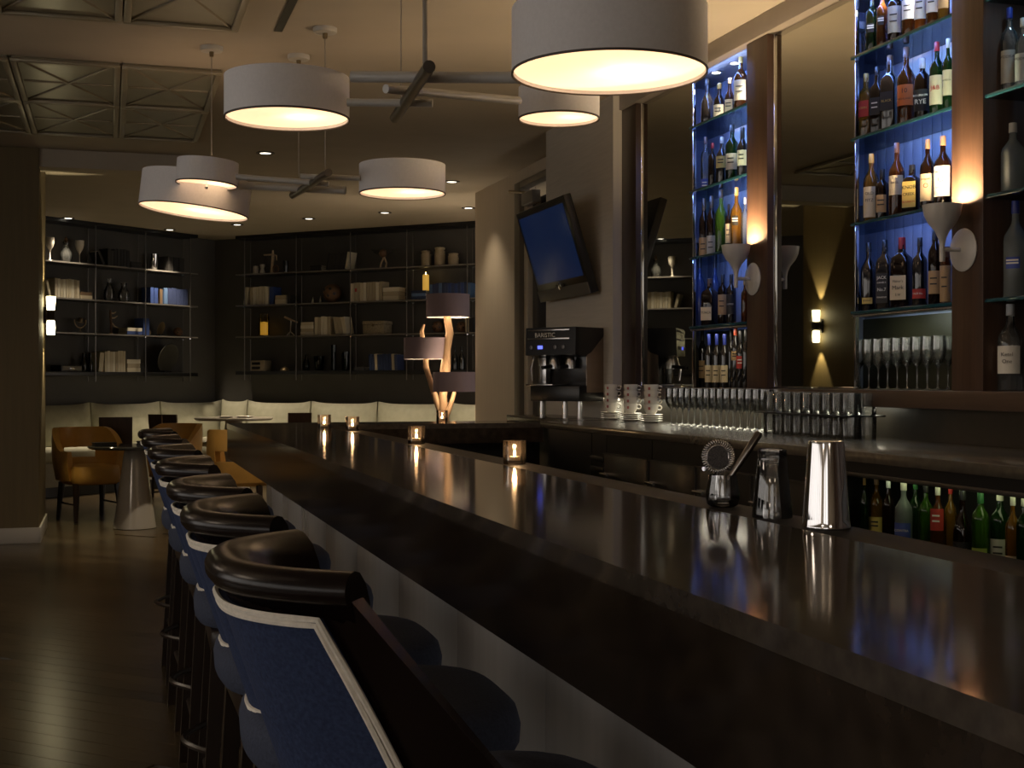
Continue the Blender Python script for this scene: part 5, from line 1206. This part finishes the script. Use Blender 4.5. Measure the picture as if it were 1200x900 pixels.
MB().add([(BW * .98 + j * .006, y, z * k) for j in (0, 1) for y, z in ((.05, 30), (DP, 30), (DP, 100), (.20, 91), (.10, 77), (.05, 74))], [(0, 1, 2, 3, 4, 5), (11, 10, 9, 8, 7, 6)] + [(i, (i + 1) % 6, 6 + (i + 1) % 6, 6 + i) for i in range(6)]).build('side_panel', mat('copper_steel', (.45, .36, .30), .2, metal=1), t, None)
for z in (102, 92): MB().box(-BW * .9, BW * .8, -.086, -.0785, z * k, (z + 1.8) * k, 0, .001).build('trim_bar', M_steel, t)
link('lettering', text_mesh('BARISTIC', 7.5 * k, 'ink_white'), hh, (-BW * .2, -.0805, 97 * k), rot=(PI / 2, 0, 0))
for x in (-28, 8, 20): MB().lathe([(0, 0), (2.4 * k, 0), (2.4 * k, 1 * k), (0, 1.2 * k)], 12).build('button', M_pewter, t, loc=(x * k, -.079, 83 * k), rot=(PI / 2, 0, 0))
MB().box(-18 * k, -11 * k, -.083, -.079, 81 * k, 85 * k).build('display_lamp', emis('blue_led', (.12, .15, 1.0), 1.2), t)
for x in (-4, 20):
    g = MB().lathe([(0, 0), (6 * k, 0), (6 * k, 8 * k), (4 * k, 14 * k), (0, 14 * k)], 18).build('brew_group', M_steel, t, loc=(x * k, .0, 58 * k)); MB().tube([(0, -.02, 3 * k), (0, -.13, 1 * k)], 2.2 * k, 8).build('portafilter_handle', M_black, g)
MB().box(-29 * k, -17 * k, .0, .05, 39 * k, 72 * k, 0, .004).build('steel_column', M_steel, t)
MB().tube([(-33 * k, -.02, 72 * k), (-34 * k, -.05, 58 * k), (-33 * k, -.04, 44 * k)], 1.2 * k, 8).build('steam_wand', M_chrome, t)
MB().box(-BW, BW * .1, -.08, .05, 38.2 * k, 40 * k, 0, .003).build('drip_tray', M_steel, t)
for x in (-27, 8, 30): MB().lathe([(0, 0), (3.4 * k, 0), (3.4 * k, 14 * k), (3 * k, 20.5 * k), (0, 20.5 * k)], 14).build('foot', M_steel, t, loc=(x * k, .03, 0))

# ================================================================== CANDLES ON THE BAR
def votive(px, py, lb, zt_=BAR_Z, P=None):
    c = on_z(px, py, zt_) if P is None else on_P(px, HY, P)
    k = dep(c) / FPX; r = .0405; h = .082
    t = thing('votive_candle', lb, 'candle holder', (c.x, c.y, zt_ + .0005))
    MB().lathe([(0, 0), (r * .96, 0), (r, .004), (r, h), (r * .9, h), (r * .88, .014), (0, .012)], 24).build('glass_cup', glass('votive_glass', (.88, .84, .80), .04, 1.6, .05, (.5, .4, .3)), t, 50)
    cd = MB().lathe([(0, .0125), (.02, .0125), (.02, .026), (0, .025)], 16).build('tea_light', mat('tea_wax', (.7, .6, .45), .6), t)
    MB().lathe([(0, .026), (.004, .031), (.0045, .037), (.002, .045), (0, .05)], 10).build('flame', emis('votive_flame', (1, .70, .36), 90), cd)
    lamp('votive_light', 'POINT', (c.x, c.y, zt_ + .06), .22, (1, .6, .28), None, shadow_soft_size=.008)
votive(603, 544, 'lit votive glass on the bar on the inner ledge, first past the bar tools', BAR_Z - .004, 1.36)
votive(488, 520, 'lit votive glass on the bar, second past the bar tools', BAR_Z - .004, 1.36)
votive(413, 508, 'lit votive glass on the bar where the inner ledge meets the return', BAR_Z - .004, 1.36)
votive(380, 502, 'lit votive glass out on the middle of the bar end')
votive(518, 494.5, 'lit votive glass on the bar return in front of the driftwood lamp')

# ================================================================== BAR TOOLS
GP = [(0, .006), (.030, .006), (.030, 0), (.032, 0)]
LZ = BAR_Z - .004
c = on_P(968, HY, 1.362)
o = MB().lathe([(0, .170), (.030, .170), (.0345, .173), (.0355, .168), (.046, .02), (.0475, .006), (.0485, .003), (.0475, 0), (.0455, 0), (.043, .03), (.0335, .165), (0, .166)], 48).build('shaker_tin', mat('polished_steel', (.72, .72, .74), .07, metal=1), None, 50, loc=(c.x, c.y, LZ + .0005))
tag(o, 'polished steel shaker tin standing upside down on the bar', 'shaker')
c = on_P(905, HY, 1.362)
o = MB().lathe([(0, .147), (.026, .147), (.0305, .145), (.031, .132), (.029, .128), (.0315, .122), (.0435, .004), (.043, 0), (.041, 0), (.0395, .01), (.029, .112), (.026, .116), (0, .118)], 40).build('pint_glass', glass('pint_glass_clear', (.985, .99, .995), .03, 2.1, .04, (.75, .8, .85)), None, 50, loc=(c.x, c.y, LZ + .0005))
tag(o, 'clear pint mixing glass upside down between the strainer and shaker tin', 'glass')
c = on_P(847, HY, 1.362)
o = MB().lathe([(0, 0), (.026, 0), (.036, .006), (.0395, .02), (.039, .035), (.034, .062), (.0325, .075), (.0305, .075), (.032, .062), (.0365, .034), (.035, .018), (.024, .012), (0, .011)], 36).build('whiskey_tumbler', MATS['pint_glass_clear'], None, 50, loc=(c.x, c.y, LZ + .0005))
tag(o, 'small clear tumbler holding the cocktail strainer', 'glass')
yw = math.atan2(-c.y, -c.x) + PI / 2
t = thing('cocktail_strainer', 'steel hawthorne strainer with coil spring leaning in the tumbler', 'strainer', (c.x, c.y, LZ + .075), yw + .25)
R_ = .036; cz = .042; cxo = -.012
MB().lathe([(0, -.001), (R_ * .74, -.001), (R_ * .74, .0012), (0, .0012)], 32).build('perforated_plate', mat('strainer_steel', (.10, .10, .11), .35, metal=1, var=.5, scale=500), t, loc=(cxo, 0, cz), rot=(PI / 2 - .15, 0, 0))
coil = []
for j in range(480):
    a = 2 * PI * j / 480; b = 2 * PI * 40 * j / 480; rr = R_ * .93 + .0056 * math.cos(b)
    coil.append((cxo + rr * math.cos(a), -.004 + .0056 * math.sin(b), cz + rr * math.sin(a)))
MB().tube(coil, .0012, 5, closed=True).build('spring', M_chrome, t, 80)
MB().tube([(cxo + R_ * .72 * math.cos(a), 0, cz + R_ * .72 * math.sin(a)) for a in [2 * PI * j / 40 for j in range(40)]], .0022, 8, closed=True).build('plate_rim', M_chrome, t, 80)
for (x, z) in ((R_ * .72, .03), (-R_ * .9, -.028)): MB().lathe([(0, -.001), (.0052, -.001), (.0052, .001), (0, .001)], 12).build('ear', M_chrome, t, loc=(cxo + x, 0, cz + z), rot=(PI / 2, 0, 0))
MB().tube([(.012, -.004, -.012), (.032, -.006, .018), (.055, -.006, .052), (.083, -.006, .094), (.086, -.006, .098)], [.006, .0075, .009, .0095, .007], 14).build('handle', mat('handle_steel', (.35, .33, .32), .2, metal=1), t, 60)
MB().tube([(-.014, .0, .006), (-.010, -.004, -.05)], [.006, .004], 8).build('prong', M_chrome, t)
